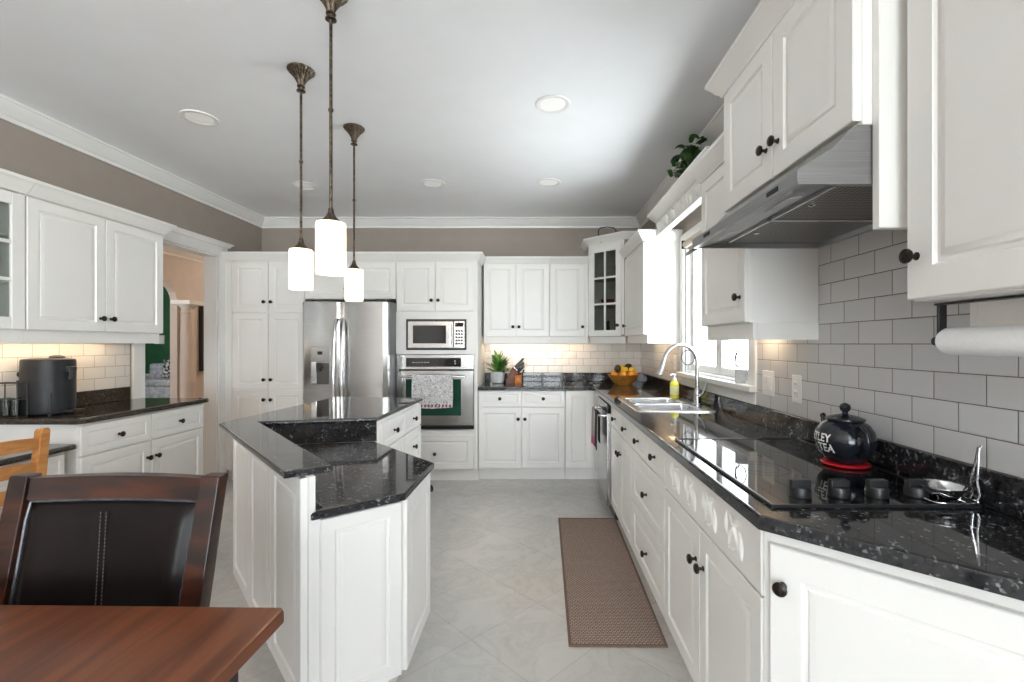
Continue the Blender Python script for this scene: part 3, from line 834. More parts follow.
# crockery inside the glass corner cabinet
def lathe_thing(name, prof, loc, m, label, cat, seg=24, group=None):
    bm = B(); lathe(bm, prof, (0, 0, 0), seg)
    return obj(name, bm, m, loc=loc, label=label, cat=cat, group=group)
CERW = mat('white_ceramic', (0.78, 0.77, 0.74), 0.2); noise_col(CERW, (0.77, 0.76, 0.73), (0.79, 0.78, 0.75), 9)
CERR = mat('dark_red_ceramic', (0.16, 0.015, 0.02), 0.2); noise_col(CERR, (0.14, 0.012, 0.016), (0.19, 0.02, 0.026), 9)
BOWLP = [(0.03, 0), (0.034, 0.004), (0.062, 0.03), (0.075, 0.055), (0.071, 0.055), (0.055, 0.03), (0.02, 0.01), (0, 0.009)]
lathe_thing('red_bowl', BOWLP, (0.715, 4.72, 1.713), CERR, 'dark red bowl on the middle shelf of the glass corner cabinet', 'bowl')
PLATEP = [(0.06, 0), (0.062, 0.004), (0.11, 0.018), (0.112, 0.022), (0.06, 0.009), (0, 0.008)]
pl = lathe_thing('white_plate', PLATEP, (0.875, 4.64, 1.713), CERW, 'white plate stacked on the middle shelf of the glass corner cabinet', 'plate', group='plates in the corner cabinet')
for i in range(1, 4): dup(pl, (0.875, 4.64, 1.713+i*0.011))
VASEP = [(0.03, 0), (0.034, 0.004), (0.036, 0.05), (0.030, 0.10), (0.033, 0.14), (0.029, 0.14), (0.026, 0.10), (0.03, 0.01), (0, 0.008)]
gl = lathe_thing('drinking_glass', VASEP, (0.70, 4.73, 1.412), GREENG, 'tall drinking glass on the bottom shelf of the glass corner cabinet', 'glass', group='glasses in the corner cabinet')
dup(gl, (0.80, 4.66, 1.412)); dup(gl, (0.88, 4.58, 1.412))
lathe_thing('glass_vase', [(0.03, 0), (0.05, 0.02), (0.06, 0.08), (0.04, 0.15), (0.05, 0.2), (0.046, 0.2), (0.036, 0.15), (0.055, 0.08), (0.04, 0.02), (0, 0.01)], (0.83, 4.66, 2.003), GREENG, 'clear glass vase on the top shelf of the glass corner cabinet', 'vase')
# wire basket on top of that cabinet
bm = B()
def rrect(cx, cy, sx, sy, z, r=0.03, n=5):
    pts = []
    for qx, qy, a0 in ((1, 1, 0), (-1, 1, 90), (-1, -1, 180), (1, -1, 270)):
        for k in range(n+1):
            a = R(a0+90*k/n); pts.append((cx+qx*(sx/2-r)+r*math.cos(a), cy+qy*(sy/2-r)+r*math.sin(a), z))
    return pts
zc = ct+0.062
tube(bm, rrect(0, 0, 0.16, 0.12, 0.003), 0.003, 8, closed=True)
tube(bm, rrect(0, 0, 0.18, 0.14, 0.05), 0.003, 8, closed=True)
for x in (-0.06, -0.02, 0.02, 0.06):
    for s in (-1, 1): tube(bm, [(x, s*0.06, 0.003), (x, s*0.07, 0.05)], 0.002, 6)
tube(bm, [(-0.09, 0, 0.05), (-0.088, 0, 0.13), (-0.07, 0, 0.155), (0.0, 0, 0.165), (0.07, 0, 0.155), (0.088, 0, 0.13), (0.09, 0, 0.05)], 0.005, 8)
obj('wire_basket', bm, BRONZE, loc=(0.70, 4.68, zc-0.062), label='dark wire basket with an arched handle on top of the glass corner cabinet', cat='basket')

# right wall cabinets (face -x): rotation -90, local x runs towards the camera
RX = 0.85
t = wall_cab('wall_cabinet', 'white narrow wall cabinet between the glass corner cabinet and the window', (RX, 4.455, 0), -PI/2, 0.798, 0.275, 1.392, 2.16, [
    ('door', 0.02, 0.795, 1.394, 2.125, [(0.06, 1.49)])])
cab_crown(t, [(0.0, -0.02), (0.798, -0.02), (0.798, 0.275)], 2.13)
bm = B(); box(bm, 0.78, 0.798, 0.0305, 0.275, 1.324, 1.392); obj('side_valance', bm, WHITE, t)

t = wall_cab('wall_cabinet', 'white single-door wall cabinet between the window and the range hood', (RX, 2.366, 0), -PI/2, 0.502, 0.275, 1.405, 2.15, [
    ('door', 0.002, 0.500, 1.407, 2.13, [(0.455, 1.512)])])
cab_crown(t, [(0.0, -0.02), (0.452, -0.02)], 2.13)
bm = B(); box(bm, 0.484, 0.502, 0.0305, 0.275, 1.337, 1.405); obj('side_valance', bm, WHITE, t)

# hood cabinet
HXF = 0.772
t = thing('hood_cabinet', 'deep white two-door cabinet above the stainless range hood', 'cabinet', (HXF, 1.857, 0), -PI/2)
bm = B(); box(bm, -0.03, 0.75, 0, WR-HXF-0.002, 1.842, 2.345, 0.001); obj('body', bm, WHITE, t)
front(t, 'door', -0.028, 0.362, 1.85, 2.325, [(0.325, 1.955)], 0.065)
front(t, 'door', 0.364, 0.748, 1.85, 2.325, [(0.40, 1.955)], 0.065)
cab_crown(t, [(-0.03, WR-HXF-0.01), (-0.03, -0.02), (0.75, -0.02), (0.75, WR-HXF-0.01)], 2.318, [(p[0]*1.05, p[1]*0.95) for p in CABCR])
bm = B(); box(bm, 0.751, 0.775, 0.022, WR-HXF-0.002, 1.59, 2.40, 0.002); obj('end_panel', bm, WHITE, t)
bm = B(); sweep(bm, [(0.77, -0.021), (0.0, -0.021)], [(0, 0), (-0.004, 0), (-0.006, 0.006), (-0.004, 0.012), (0, 0.012)], z=1.836); bm.free()

# range hood
t = thing('range_hood', 'stainless under-cabinet range hood with mesh filters over the cooktop', 'range hood', (0, 0, 0))
HY0, HY1 = 1.107, 1.857
def hood_section(y):
    return [(0.62, y, 1.700), (0.617, y, 1.706), (0.617, y, 1.732), (0.622, y, 1.738), (0.70, y, 1.785), (0.745, y, 1.832), (0.76, y, 1.840), (1.12, y, 1.840), (1.12, y, 1.700)]
bm = B()
# shell: outer skin and a recessed underside
sec0, sec1 = hood_section(HY0), hood_section(HY1)
v0 = [bm.verts.new(p) for p in sec0]; v1 = [bm.verts.new(p) for p in sec1]
n = len(v0)
for i in range(n-1): bm.faces.new((v0[i], v0[i+1], v1[i+1], v1[i]))
bm.faces.new(v0); bm.faces.new(v1[::-1])
# underside: rim then recess
r0 = [bm.verts.new(p) for p in ((0.635, HY0+0.015, 1.700), (1.105, HY0+0.015, 1.700), (1.105, HY1-0.015, 1.700), (0.635, HY1-0.015, 1.700))]
o0 = [v0[0], v0[-1], v1[-1], v1[0]]
for i in range(4): bm.faces.new((o0[i], o0[(i+1) % 4], r0[(i+1) % 4], r0[i]))
r1 = [bm.verts.new(p) for p in ((0.735, HY0+0.04, 1.722), (1.10, HY0+0.02, 1.722), (1.10, HY1-0.02, 1.722), (0.735, HY1-0.04, 1.722))]
for i in range(4): bm.faces.new((r0[i], r0[(i+1) % 4], r1[(i+1) % 4], r1[i]))
bm.faces.new(r1)
obj('canopy', bm, HOODST, t)
def mesh_mat():
    m = mat('aluminium_filter_mesh', (0.17, 0.16, 0.155), 0.45, 0.8)
    nt = m.node_tree; L = nt.links; b = bsdf(m)
    mp = nd(nt, 'ShaderNodeMapping'); mp.inputs['Rotation'].default_value = (0, 0, R(45)); L.new(objcoord(nt), mp.inputs[0])
    ck = nd(nt, 'ShaderNodeTexChecker'); ck.inputs['Scale'].default_value = 95
    ck.inputs['Color1'].default_value = (0.26, 0.24, 0.22, 1); ck.inputs['Color2'].default_value = (0.07, 0.065, 0.06, 1)
    L.new(mp.outputs[0], ck.inputs['Vector']); L.new(ck.outputs['Color'], b.inputs['Base Color'])
    return m
FILT = mesh_mat()
for y0, y1 in ((HY0+0.045, 1.478), (1.486, HY1-0.045)):
    bm = B(); box(bm, 0.742, 1.092, y0, y1, 1.714, 1.7215, 0.001)
    f = obj('filter', bm, FILT, t)
    bm = B()
    for a, b, c, d in ((0.738, 1.096, y0-0.003, y0+0.004), (0.738, 1.096, y1-0.004, y1+0.003), (0.738, 0.745, y0, y1), (1.089, 1.096, y0, y1)): box(bm, a, b, c, d, 1.711, 1.720)
    obj('filter_frame', bm, CHROME, f)
    bm = B(); lathe(bm, [(0.010, 0), (0.010, -0.004), (0.004, -0.006), (0, -0.006)], (0.775, (y0+y1)/2, 1.714), 14); obj('filter_latch', bm, CHROME, f)
for y in (1.30, 1.68):
    bm = B(); obox(bm, (0.683, y, 1.7095), (1, 0, 0.22), (0, 1, 0), (-0.22, 0, 1), 0.045, 0.11, 0.003, 0.001)
    obj('light_lens', bm, mat('hood_lamp_lens', (0.6, 0.6, 0.6), 0.25), t)
for y in (1.225, 1.70):
    bm = B(); box(bm, 0.6155, 0.618, y-0.03, y+0.03, 1.713, 1.726, 0.001)
    obj('switch_strip', bm, DARKGREY, t)

# near-right wall cabinet
t = thing('wall_cabinet', 'large white wall cabinet nearest the camera above the paper towel roll', 'cabinet', (RX, 1.05, 0), -PI/2)
bm = B(); box(bm, 0.0, 0.92, 0.0, WR-RX-0.002, 1.415, 2.38, 0.001); obj('body', bm, WHITE, t)
front(t, 'door', 0.0, 0.455, 1.417, 2.36, [(0.030, 1.512)], 0.07)
front(t, 'door', 0.457, 0.918, 1.417, 2.36, [(0.89, 1.512)], 0.07)
cab_crown(t, [(0, -0.02), (0.92, -0.02)], 2.36)
bm = B(); box(bm, 0.02, 0.038, 0.105, WR-RX-0.01, 1.352, 1.415, 0.001); box(bm, 0.038, 0.9, 0.105, 0.123, 1.352, 1.415, 0.001); obj('light_valance', bm, WHITE, t)

# carved valance over the window
t = thing('window_valance', 'white carved wooden valance with crown bridging the cabinets above the window', 'valance', (0.926, 3.655, 0), -PI/2)
VL = 3.655-2.37
bm = B(); box(bm, 0, VL, 0, 0.05, 2.155, 2.30, 0.001); box(bm, 0, VL, 0.05, WR-0.926-0.002, 2.285, 2.30); obj('board', bm, WHITE, t)
cab_crown(t, [(0, 0.0), (VL, 0.0)], 2.268, [(p[0]*1.35, p[1]*0.75) for p in CABCR])
def leaf_relief(bm, x, z, ang, L, W, yb=0.0, h=0.006):
    n = 9; rows = []
    ca, sa = math.cos(ang), math.sin(ang)
    for i in range(n+1):
        u = i/n; wd = W*math.sin(PI*u)**0.8*(1-0.35*u)+0.0006
        cz = 0.12*L*math.sin(PI*u)
        row = []
        for v, hh in ((-1, 0), (-0.5, 0.7), (0, 1), (0.5, 0.7), (1, 0)):
            lx = L*(u-0.5); lz = wd*v+cz
            row.append((x+lx*ca-lz*sa, yb-h*hh*math.sin(PI*min(1, u*0.9+0.05))-0.0002, z+lx*sa+lz*ca))
        rows.append(row)
    vr = [[bm.verts.new(p) for p in r] for r in rows]
    for a, b in zip(vr, vr[1:]):
        for k in range(4): bm.faces.new((a[k], a[k+1], b[k+1], b[k]))
def relief(bm, x, z, s, yb=0.0, h=0.006):
    """crossed leaf scroll"""
    leaf_relief(bm, x, z, R(52), 0.105*s, 0.0065*s, yb, h)
    leaf_relief(bm, x, z, R(-52), 0.105*s, 0.0065*s, yb, h)
    leaf_relief(bm, x-0.034*s, z+0.012*s, R(100), 0.06*s, 0.006*s, yb, h)
    leaf_relief(bm, x+0.034*s, z-0.012*s, R(-80), 0.06*s, 0.006*s, yb, h)
    leaf_relief(bm, x+0.012*s, z+0.03*s, R(12), 0.045*s, 0.007*s, yb, h)
    leaf_relief(bm, x-0.012*s, z-0.03*s, R(192), 0.045*s, 0.007*s, yb, h)
for i in range(7):
    bm = B(); relief(bm, 0.13+i*(VL-0.26)/6, 2.215, 1.0, 0.0, 0.010); obj('carved_leaf', bm, WHITE, t, smooth=60)

# roller blind at the head of the window
t = thing('roller_blind', 'rolled-up beige blind at the top of the kitchen window', 'blind', (WR-0.05, 2.52, 2.045))
BLIND = mat('beige_blind_fabric', (0.55, 0.49, 0.41), 0.9); noise_col(BLIND, (0.52, 0.46, 0.38), (0.58, 0.52, 0.44), 50)
bm = B(); cyl(bm, (0, 0, 0), (0, 0.88, 0), 0.027, seg=24); obj('fabric_roll', bm, BLIND, t)
bm = B(); box(bm, -0.004, 0.004, 0.01, 0.87, -0.085, -0.062, 0.002); obj('hem_bar', bm, DARKGREY, t)
bm = B(); box(bm, 0.020, 0.0225, 0.005, 0.875, -0.066, 0.0); bm2 = bm; obj('fabric_drop', bm2, BLIND, t)
bm = B(); box(bm, -0.03, 0.049, -0.012, -0.002, -0.03, 0.03, 0.002); box(bm, -0.03, 0.049, 0.882, 0.892, -0.03, 0.03, 0.002); obj('bracket', bm, DARKGREY, t)

# ---- right base run (faces -x at x=0.55)
BX = 0.57
def rbase(name, label, ya, yb_, fr): return base_cab(name, label, (BX, ya, 0), -PI/2, ya-yb_, WR-BX-0.002, fr)
y0 = 3.487
t = rbase('sink_base_cabinet', 'white sink base cabinet with two drawer fronts beside the dishwasher', y0, 2.712, [
    ('drawer', 0.002, 0.386, 0.716, 0.872, [(0.197, 0.790)], 0.045), ('drawer', 0.388, 0.773, 0.716, 0.872, [(0.585, 0.790)], 0.045),
    ('door', 0.002, 0.386, 0.125, 0.712, [(0.355, 0.590)]), ('door', 0.388, 0.773, 0.125, 0.712, [(0.418, 0.590)])])
for ch in t.children:
    if ch.name.startswith('body'):          # open carcass: the sink bowls hang inside it
        bm = B(); W0 = 0.775; D0 = WR-BX-0.002
        box(bm, 0, 0.018, 0, D0, 0.118, 0.878); box(bm, W0-0.018, W0, 0, D0, 0.118, 0.878); box(bm, 0.018, W0-0.018, 0, D0, 0.118, 0.136)
        box(bm, 0.018, W0-0.018, D0-0.01, D0, 0.136, 0.878); box(bm, 0.018, W0-0.018, 0, 0.016, 0.136, 0.878)
        bmesh.ops.recalc_face_normals(bm, faces=bm.faces); bm.to_mesh(ch.data); bm.free()
t = rbase('drawer_cabinet', 'white base cabinet with two small and two deep drawers right of the sink', 2.710, 2.022, [
    ('drawer', 0.002, 0.342, 0.716, 0.872, [(0.17, 0.790)], 0.045), ('drawer', 0.344, 0.686, 0.716, 0.872, [(0.527, 0.790)], 0.045),
    ('drawer', 0.002, 0.686, 0.422, 0.712, [(0.362, 0.560)]), ('drawer', 0.002, 0.686, 0.125, 0.418, [(0.362, 0.262)])])
t = thing('cooktop_cabinet', 'white base cabinet with a carved apron and two doors under the cooktop', 'cabinet', (BX, 2.020, 0), -PI/2)
W_ = 2.020-1.142
bm = B(); box(bm, 0, W_, 0, WR-BX-0.002, 0.118, 0.878, 0.001); obj('body', bm, WHITE, t)
bm = B(); box(bm, 0, W_, 0.055, WR-BX-0.002, 0, 0.118); obj('toe_kick', bm, WHITE, t)
d = front(t, 'apron_panel', 0.002, W_-0.002, 0.700, 0.872, (), raised=False)
for i in range(4):
    bm = B(); relief(bm, 0.16+i*0.185, 0.085, 1.25, -0.02, 0.008); obj('carved_leaf', bm, WHITE, d, smooth=60)
front(t, 'door', 0.002, W_/2-0.001, 0.125, 0.696, [(W_/2-0.035, 0.575)])
front(t, 'door', W_/2+0.001, W_-0.002, 0.125, 0.696, [(W_/2+0.036, 0.575)])

# diagonal end cabinet
t = thing('diagonal_cabinet', 'white angled end cabinet with one raised-panel door in the right foreground', 'cabinet', (0, 0, 0))
DP = [(0.555, 1.140), (0.985, 0.710), (WR-0.004, 0.710), (WR-0.004, 1.140)]
bm = B(); slab(bm, DP, 0.118, 0.878, 0); obj('body', bm, WHITE, t)
bm = B(); slab(bm, offset_poly(DP, 0.05), 0, 0.118, 0); obj('toe_kick', bm, WHITE, t)
dlen = math.hypot(0.43, 0.43)
holder = front(t, 'door', 0, dlen-0.03, 0.125, 0.846, [(0.032, 0.755)], 0.07)
holder.matrix_basis = Matrix.Translation((DP[0][0], DP[0][1], 0)) @ Matrix.Rotation(-PI/4, 4, 'Z') @ Matrix.Translation((0.018, 0, 0.125))

# dishwasher
t = thing('dishwasher', 'stainless dishwasher at the far end of the sink run', 'dishwasher', (0.55, 4.05, 0), -PI/2)
bm = B(); box(bm, 0.0, 0.558, 0.012, 0.56, 0.10, 0.872); obj('body', bm, DARKGREY, t)
bm = B(); box(bm, 0.004, 0.556, -0.030, 0.010, 0.105, 0.80, 0.006, 2); d = obj('door', bm, STEEL, t)
bm = B(); tube(bm, [(0.05, -0.03, 0.775), (0.05, -0.065, 0.775), (0.06, -0.075, 0.775), (0.28, -0.078, 0.775), (0.50, -0.075, 0.775), (0.51, -0.065, 0.775), (0.51, -0.03, 0.775)], 0.010, 12); obj('handle', bm, CHROME, d)
bm = B(); box(bm, 0.004, 0.556, -0.028, 0.010, 0.805, 0.868, 0.004, 2); obj('control_panel', bm, BLACKG, t)
bm = B(); box(bm, 0.004, 0.556, 0.03, 0.10, 0.0, 0.10); obj('toe_kick', bm, BLACKP, t)
GREYT = mat('grey_towel', (0.33, 0.31, 0.31), 0.95); noise_col(GREYT, (0.26, 0.25, 0.25), (0.42, 0.39, 0.39), 40)
def pinktip():
    m = mat('grey_pink_towel', (0.35, 0.3, 0.3), 0.95)
    nt = m.node_tree; L = nt.links; b = bsdf(m)
    sx = nd(nt, 'ShaderNodeSeparateXYZ'); L.new(objcoord(nt), sx.inputs[0])
    r = nd(nt, 'ShaderNodeValToRGB'); cr = r.color_ramp
    mr = nd(nt, 'ShaderNodeMapRange'); mr.inputs['From Min'].default_value = 0.45; mr.inputs['From Max'].default_value = 0.80
    L.new(sx.outputs[2], mr.inputs['Value'])
    cr.elements[0].position = 0.0; cr.elements[0].color = (0.62, 0.10, 0.20, 1)
    cr.elements[1].position = 0.36; cr.elements[1].color = (0.38, 0.34, 0.34, 1)
    e = cr.elements.new(0.30); e.color = (0.60, 0.14, 0.22, 1)
    L.new(mr.outputs[0], r.inputs[0]); L.new(r.outputs[0], b.inputs['Base Color'])
    return m
BLACKT = mat('black_towel', (0.03, 0.025, 0.03), 0.95); noise_col(BLACKT, (0.02, 0.017, 0.02), (0.06, 0.045, 0.05), 30)
o = obj('hand_towel', hung_cloth(0.10, 0.25, 0.779, 0.49, 0.56, -0.077, 0.0135, seed=5, amp=0.004), pinktip(), label='grey hand towel with a pink end on the dishwasher handle', cat='towel', smooth=60)
o.location = (0.55, 4.05, 0); o.rotation_euler = (0, 0, -PI/2)
o = obj('hand_towel', hung_cloth(0.30, 0.45, 0.779, 0.50, 0.55, -0.077, 0.0135, seed=8, amp=0.004), BLACKT, label='black hand towel on the near end of the dishwasher handle', cat='towel', smooth=60)
o.location = (0.55, 4.05, 0); o.rotation_euler = (0, 0, -PI/2)

# ---- L-shaped worktop
t = thing('kitchen_countertop', 'L-shaped polished black granite countertop along the back and right walls', 'countertop', (0, 0, 0))
CTP = [(-0.571, WB-0.001), (-0.571, 4.445), (0.48, 4.445), (0.524, 4.40), (0.524, 1.106), (0.98, 0.650), (WR-0.001, 0.650), (WR-0.001, WB-0.001)]
bm = B(); slab(bm, CTP, 0.878, 0.914, 0.009, hole=(0.625, 1.035, 2.80, 3.46), bb=0.004); obj('slab', bm, GRAN, t)
bm = B()
box(bm, WR-0.021, WR-0.001, 0.65, WB-0.021, 0.914, 1.0072, 0.003); box(bm, -0.571, WR-0.001, WB-0.021, WB-0.001, 0.914, 1.0072, 0.003)
obj('upstand', bm, GRAN, t)

# sink
t = thing('kitchen_sink', 'double-bowl stainless steel drop-in sink under the window', 'sink', (0, 0, 0.914))
SX0, SX1, SY0, SY1 = 0.595, 1.085, 2.77, 3.49
bm = B()
def rr2(x0, x1, y0, y1, z, r, n=6):
    pts = []
    for cx, cy, a0 in ((x1-r, y1-r, 0), (x0+r, y1-r, 90), (x0+r, y0+r, 180), (x1-r, y0+r, 270)):
        for k in range(n+1):
            a = R(a0+90*k/n); pts.append(Vector((cx+r*math.cos(a), cy+r*math.sin(a), z)))
    return pts
mid = 3.13
bowls = ((0.635, 1.005, SY0+0.04, mid-0.012), (0.635, 1.005, mid+0.012, SY1-0.04))
outer_b = rr2(SX0, SX1, SY0, SY1, 0.0005, 0.03); outer_t = rr2(SX0+0.004, SX1-0.004, SY0+0.004, SY1-0.004, 0.006, 0.03)
vb = [bm.verts.new(p) for p in outer_b]; vt = [bm.verts.new(p) for p in outer_t]
for i in range(len(vb)): j = (i+1) % len(vb); bm.faces.new((vb[i], vb[j], vt[j], vt[i]))
edges = [bm.edges.get((vt[i], vt[(i+1) % len(vt)])) for i in range(len(vt))]
for b_ in bowls:
    r_t = [bm.verts.new(p) for p in rr2(*b_, 0.006, 0.05)]
    edges += [bm.edges.new((r_t[i], r_t[(i+1) % len(r_t)])) for i in range(len(r_t))]
    prev = r_t
    for ins, z in ((0.006, 0.0), (0.012, -0.12), (0.02, -0.155), (0.05, -0.17)):
        cur = [bm.verts.new(p) for p in rr2(b_[0]+ins, b_[1]-ins, b_[2]+ins, b_[3]-ins, z, 0.05)]
        for i in range(len(cur)): j = (i+1) % len(cur); bm.faces.new((prev[i], prev[j], cur[j], cur[i]))
        prev = cur
    bm.faces.new(prev)
bmesh.ops.triangle_fill(bm, edges=edges, use_beauty=True)
obj('basin', bm, SINKST, t)
for b_ in bowls:
    bm = B(); lathe(bm, [(0.04, 0), (0.042, 0.003), (0.035, 0.004), (0.028, 0.001), (0, 0.0)], ((b_[0]+b_[1])/2, (b_[2]+b_[3])/2, -0.169), 20); obj('drain', bm, CHROME, t)

# faucet
t = thing('faucet', 'tall gooseneck pull-down kitchen faucet behind the sink', 'faucet', (1.045, 3.05, 0.921), R(8))
BN = mat('brushed_nickel', (0.48, 0.48, 0.48), 0.22, 1.0); noise_col(BN, (0.44, 0.44, 0.44), (0.52, 0.52, 0.52), 12)
bm = B(); lathe(bm, [(0.032, 0), (0.032, 0.006), (0.025, 0.014), (0.023, 0.05), (0.021, 0.09), (0.018, 0.10), (0.0135, 0.11), (0.0135, 0.12)], (0, 0, 0), 24); obj('body', bm, BN, t)
bm = B()
pts = [(0, 0, 0.10), (0, 0, 0.2), (0, 0, 0.27)]
for k in range(1, 13): a = PI*k/12*0.93; pts.append((-0.115+0.115*math.cos(a), 0, 0.27+0.125*math.sin(a)))
tube(bm, pts, 0.0125, 14); obj('gooseneck', bm, BN, t)
e = Vector(pts[-1]); bm = B()
dn = (Vector(pts[-1])-Vector(pts[-2])).normalized()
loft(bm, [ring_pts(e-dn*0.005, dn, 0.0135, 18), ring_pts(e+dn*0.01, dn, 0.0145, 18), ring_pts(e+dn*0.075, dn, 0.019, 18), ring_pts(e+dn*0.10, dn, 0.0235, 18), ring_pts(e+dn*0.105, dn, 0.022, 18)])
obj('spray_head', bm, BN, t)
bm = B(); tube(bm, [(0.0, -0.015, 0.065), (0.004, -0.035, 0.068), (0.012, -0.055, 0.085), (0.02, -0.075, 0.125), (0.024, -0.085, 0.155)], 0.008, 12, radii=[0.012, 0.011, 0.009, 0.008, 0.009]); obj('lever', bm, BN, t)

# soap bottle
t = thing('soap_bottle', 'clear pump bottle of yellow soap standing behind the sink', 'bottle', (1.005, 3.42, 0.921))
SOAP = mat('yellow_soap', (0.80, 0.72, 0.06), 0.15); noise_col(SOAP, (0.78, 0.68, 0.05), (0.82, 0.75, 0.09), 8)
bm = B(); lathe(bm, [(0.028, 0), (0.032, 0.006), (0.032, 0.10), (0.028, 0.118), (0.014, 0.130), (0.012, 0.137), (0, 0.137)], (0, 0, 0), 24, sy=0.75); obj('bottle_body', bm, SOAP, t)
bm = B(); lathe(bm, [(0.0145, 0.130), (0.0145, 0.148), (0.006, 0.150), (0.006, 0.170), (0.010, 0.171), (0.010, 0.180), (0, 0.181)], (0, 0, 0), 18)
tube(bm, [(0, 0, 0.176), (-0.02, -0.01, 0.177), (-0.035, -0.016, 0.170)], 0.005, 8); obj('pump', bm, PLASTW, t)
bm = B(); lathe(bm, [(0.0325, 0.03), (0.0328, 0.031), (0.0328, 0.088), (0.0325, 0.089)], (0, 0, 0), 24, sy=0.75)
LAB = mat('soap_label', (0.75, 0.80, 0.55), 0.5); noise_col(LAB, (0.80, 0.70, 0.10), (0.80, 0.84, 0.74), 60); obj('label_band', bm, LAB, t)

# cooktop
t = thing('cooktop', 'black glass electric cooktop with four front knobs', 'cooktop', (0, 0, 0.914))
CX0, CX1, CY0, CY1 = 0.583, 1.095, 1.155, 1.965
bm = B(); slab(bm, [(CX0, CY0), (CX1, CY0), (CX1, CY1), (CX0, CY1)], 0.0, 0.006, 0.002); obj('glass_top', bm, BLACKG, t)
bm = B()
for a, b, c, d in ((CX0-0.004, CX1+0.004, CY0-0.004, CY0+0.006), (CX0-0.004, CX0+0.006, CY0, CY1), (CX1-0.006, CX1+0.004, CY0, CY1), (CX0-0.004, CX1+0.004, CY1-0.006, CY1+0.004)): box(bm, a, b, c, d, 0.0, 0.0085, 0.002)
obj('edge_trim', bm, BLACKP, t)
RINGM = mat('burner_ring_grey', (0.06, 0.06, 0.062), 0.25); noise_col(RINGM, (0.055, 0.055, 0.057), (0.065, 0.065, 0.067), 5)
for cx, cy, r in ((0.72, 1.50, 0.085), (0.96, 1.48, 0.07), (0.74, 1.80, 0.07), (0.96, 1.78, 0.09)):
    bm = B()
    for rr in (r, r*0.62):
        pr = [(rr-0.0015, 0.0060), (rr-0.0015, 0.0063), (rr, 0.0063), (rr, 0.0060)]
        rings = [[Vector((cx+q*math.cos(2*PI*k/48), cy+q*math.sin(2*PI*k/48), h)) for q, h in pr] for k in range(48)]
        loft(bm, rings+[rings[0]], cap0=False, cap1=False)
    obj('burner_ring', bm, RINGM, t)
for x in (0.690, 0.792, 0.892, 0.995):
    bm = B()
    lathe(bm, [(0.026, 0), (0.027, 0.003), (0.026, 0.022), (0.024, 0.026), (0.0, 0.026)], (0, 0, 0), 28)
    obox(bm, (0, 0, 0.033), (1, 0, 0), (0, 1, 0), (0, 0, 1), 0.050, 0.020, 0.022, 0.004, 2)
    obj('knob', bm, BLACKP, t, loc=(x, 1.225, 0.0065))

# teapot
t = thing('teapot', 'round black ceramic teapot with white lettering on a red trivet', 'teapot', (1.020, 1.545, 0.9225))
t.scale = (1.0, 1.0, 1.13)
TPM = mat('navy_black_glaze', (0.012, 0.014, 0.020), 0.12); noise_col(TPM, (0.010, 0.012, 0.017), (0.015, 0.017, 0.024), 6)
tb = [(0.050, 0.010), (0.056, 0.012), (0.060, 0.018), (0.077, 0.036), (0.087, 0.060), (0.088, 0.078), (0.082, 0.100), (0.068, 0.118), (0.054, 0.126), (0.052, 0.130), (0.040, 0.130)]
bm = B(); lathe(bm, tb, (0, 0, 0), 40); obj('pot_body', bm, TPM, t)
bm = B(); lathe(bm, [(0.054, 0.128), (0.058, 0.131), (0.057, 0.135), (0.040, 0.141), (0.018, 0.145), (0.010, 0.147), (0.008, 0.152), (0.014, 0.158), (0.017, 0.166), (0.014, 0.174), (0.006, 0.178), (0, 0.179)], (0, 0, 0), 32)
obj('lid', bm, TPM, t, label='black lid with a round knob')
bm = B(); sa = R(88)
def pd(r, z, a=sa): return (r*math.cos(a), r*math.sin(a), z)
tube(bm, [pd(0.075, 0.055), pd(0.098, 0.068), pd(0.112, 0.092), pd(0.122, 0.120), pd(0.130, 0.128)], 0.012, 12, radii=[0.020, 0.016, 0.012, 0.010, 0.009]); obj('spout', bm, TPM, t)
bm = B(); ha = R(-96)
tube(bm, [pd(0.070, 0.112, ha), pd(0.096, 0.120, ha), pd(0.120, 0.108, ha), pd(0.128, 0.084, ha), pd(0.120, 0.058, ha), pd(0.098, 0.042, ha), pd(0.076, 0.045, ha)], 0.007, 12); obj('handle', bm, TPM, t)
def curved_text(txt, size, zc, a_c, parent, name):
    cu = bpy.data.curves.new('lettering', 'FONT'); cu.body = txt; cu.size = size; cu.extrude = 0.0006; cu.align_x = 'CENTER'; cu.resolution_u = 3; cu.offset = size*0.018
    o = bpy.data.objects.new('tmp', cu); COL.objects.link(o)
    bpy.context.view_layer.update()
    me = bpy.data.meshes.new_from_object(o.evaluated_get(bpy.context.evaluated_depsgraph_get()))
    bpy.data.objects.remove(o)
    def rad(z):
        for (r0, z0), (r1, z1) in zip(tb, tb[1:]):
            if z0 <= z <= z1: return r0+(r1-r0)*(z-z0)/(z1-z0+1e-9)
        return 0.06
    for v in me.vertices:
        z = zc+v.co.y; r = rad(z)+0.0008+v.co.z*0.8
        a = a_c+v.co.x/0.088
        v.co = (r*math.cos(a), r*math.sin(a), z)
    me.materials.append(mat('white_lettering', (0.75, 0.75, 0.72), 0.4))
    ob = bpy.data.objects.new(name, me); COL.objects.link(ob); ob.parent = parent
    return ob
curved_text('TETLEY', 0.033, 0.070, R(-186), t, 'lettering')
curved_text('TEA', 0.033, 0.042, R(-163), t, 'lettering')
RED = mat('red_silicone', (0.55, 0.015, 0.03), 0.35); noise_col(RED, (0.5, 0.012, 0.025), (0.6, 0.02, 0.035), 20)
bm = B(); lathe(bm, [(0.050, 0), (0.068, 0.001), (0.071, 0.004), (0.071, 0.0075), (0.068, 0.0095), (0, 0.0095)], (0, 0, 0), 40)
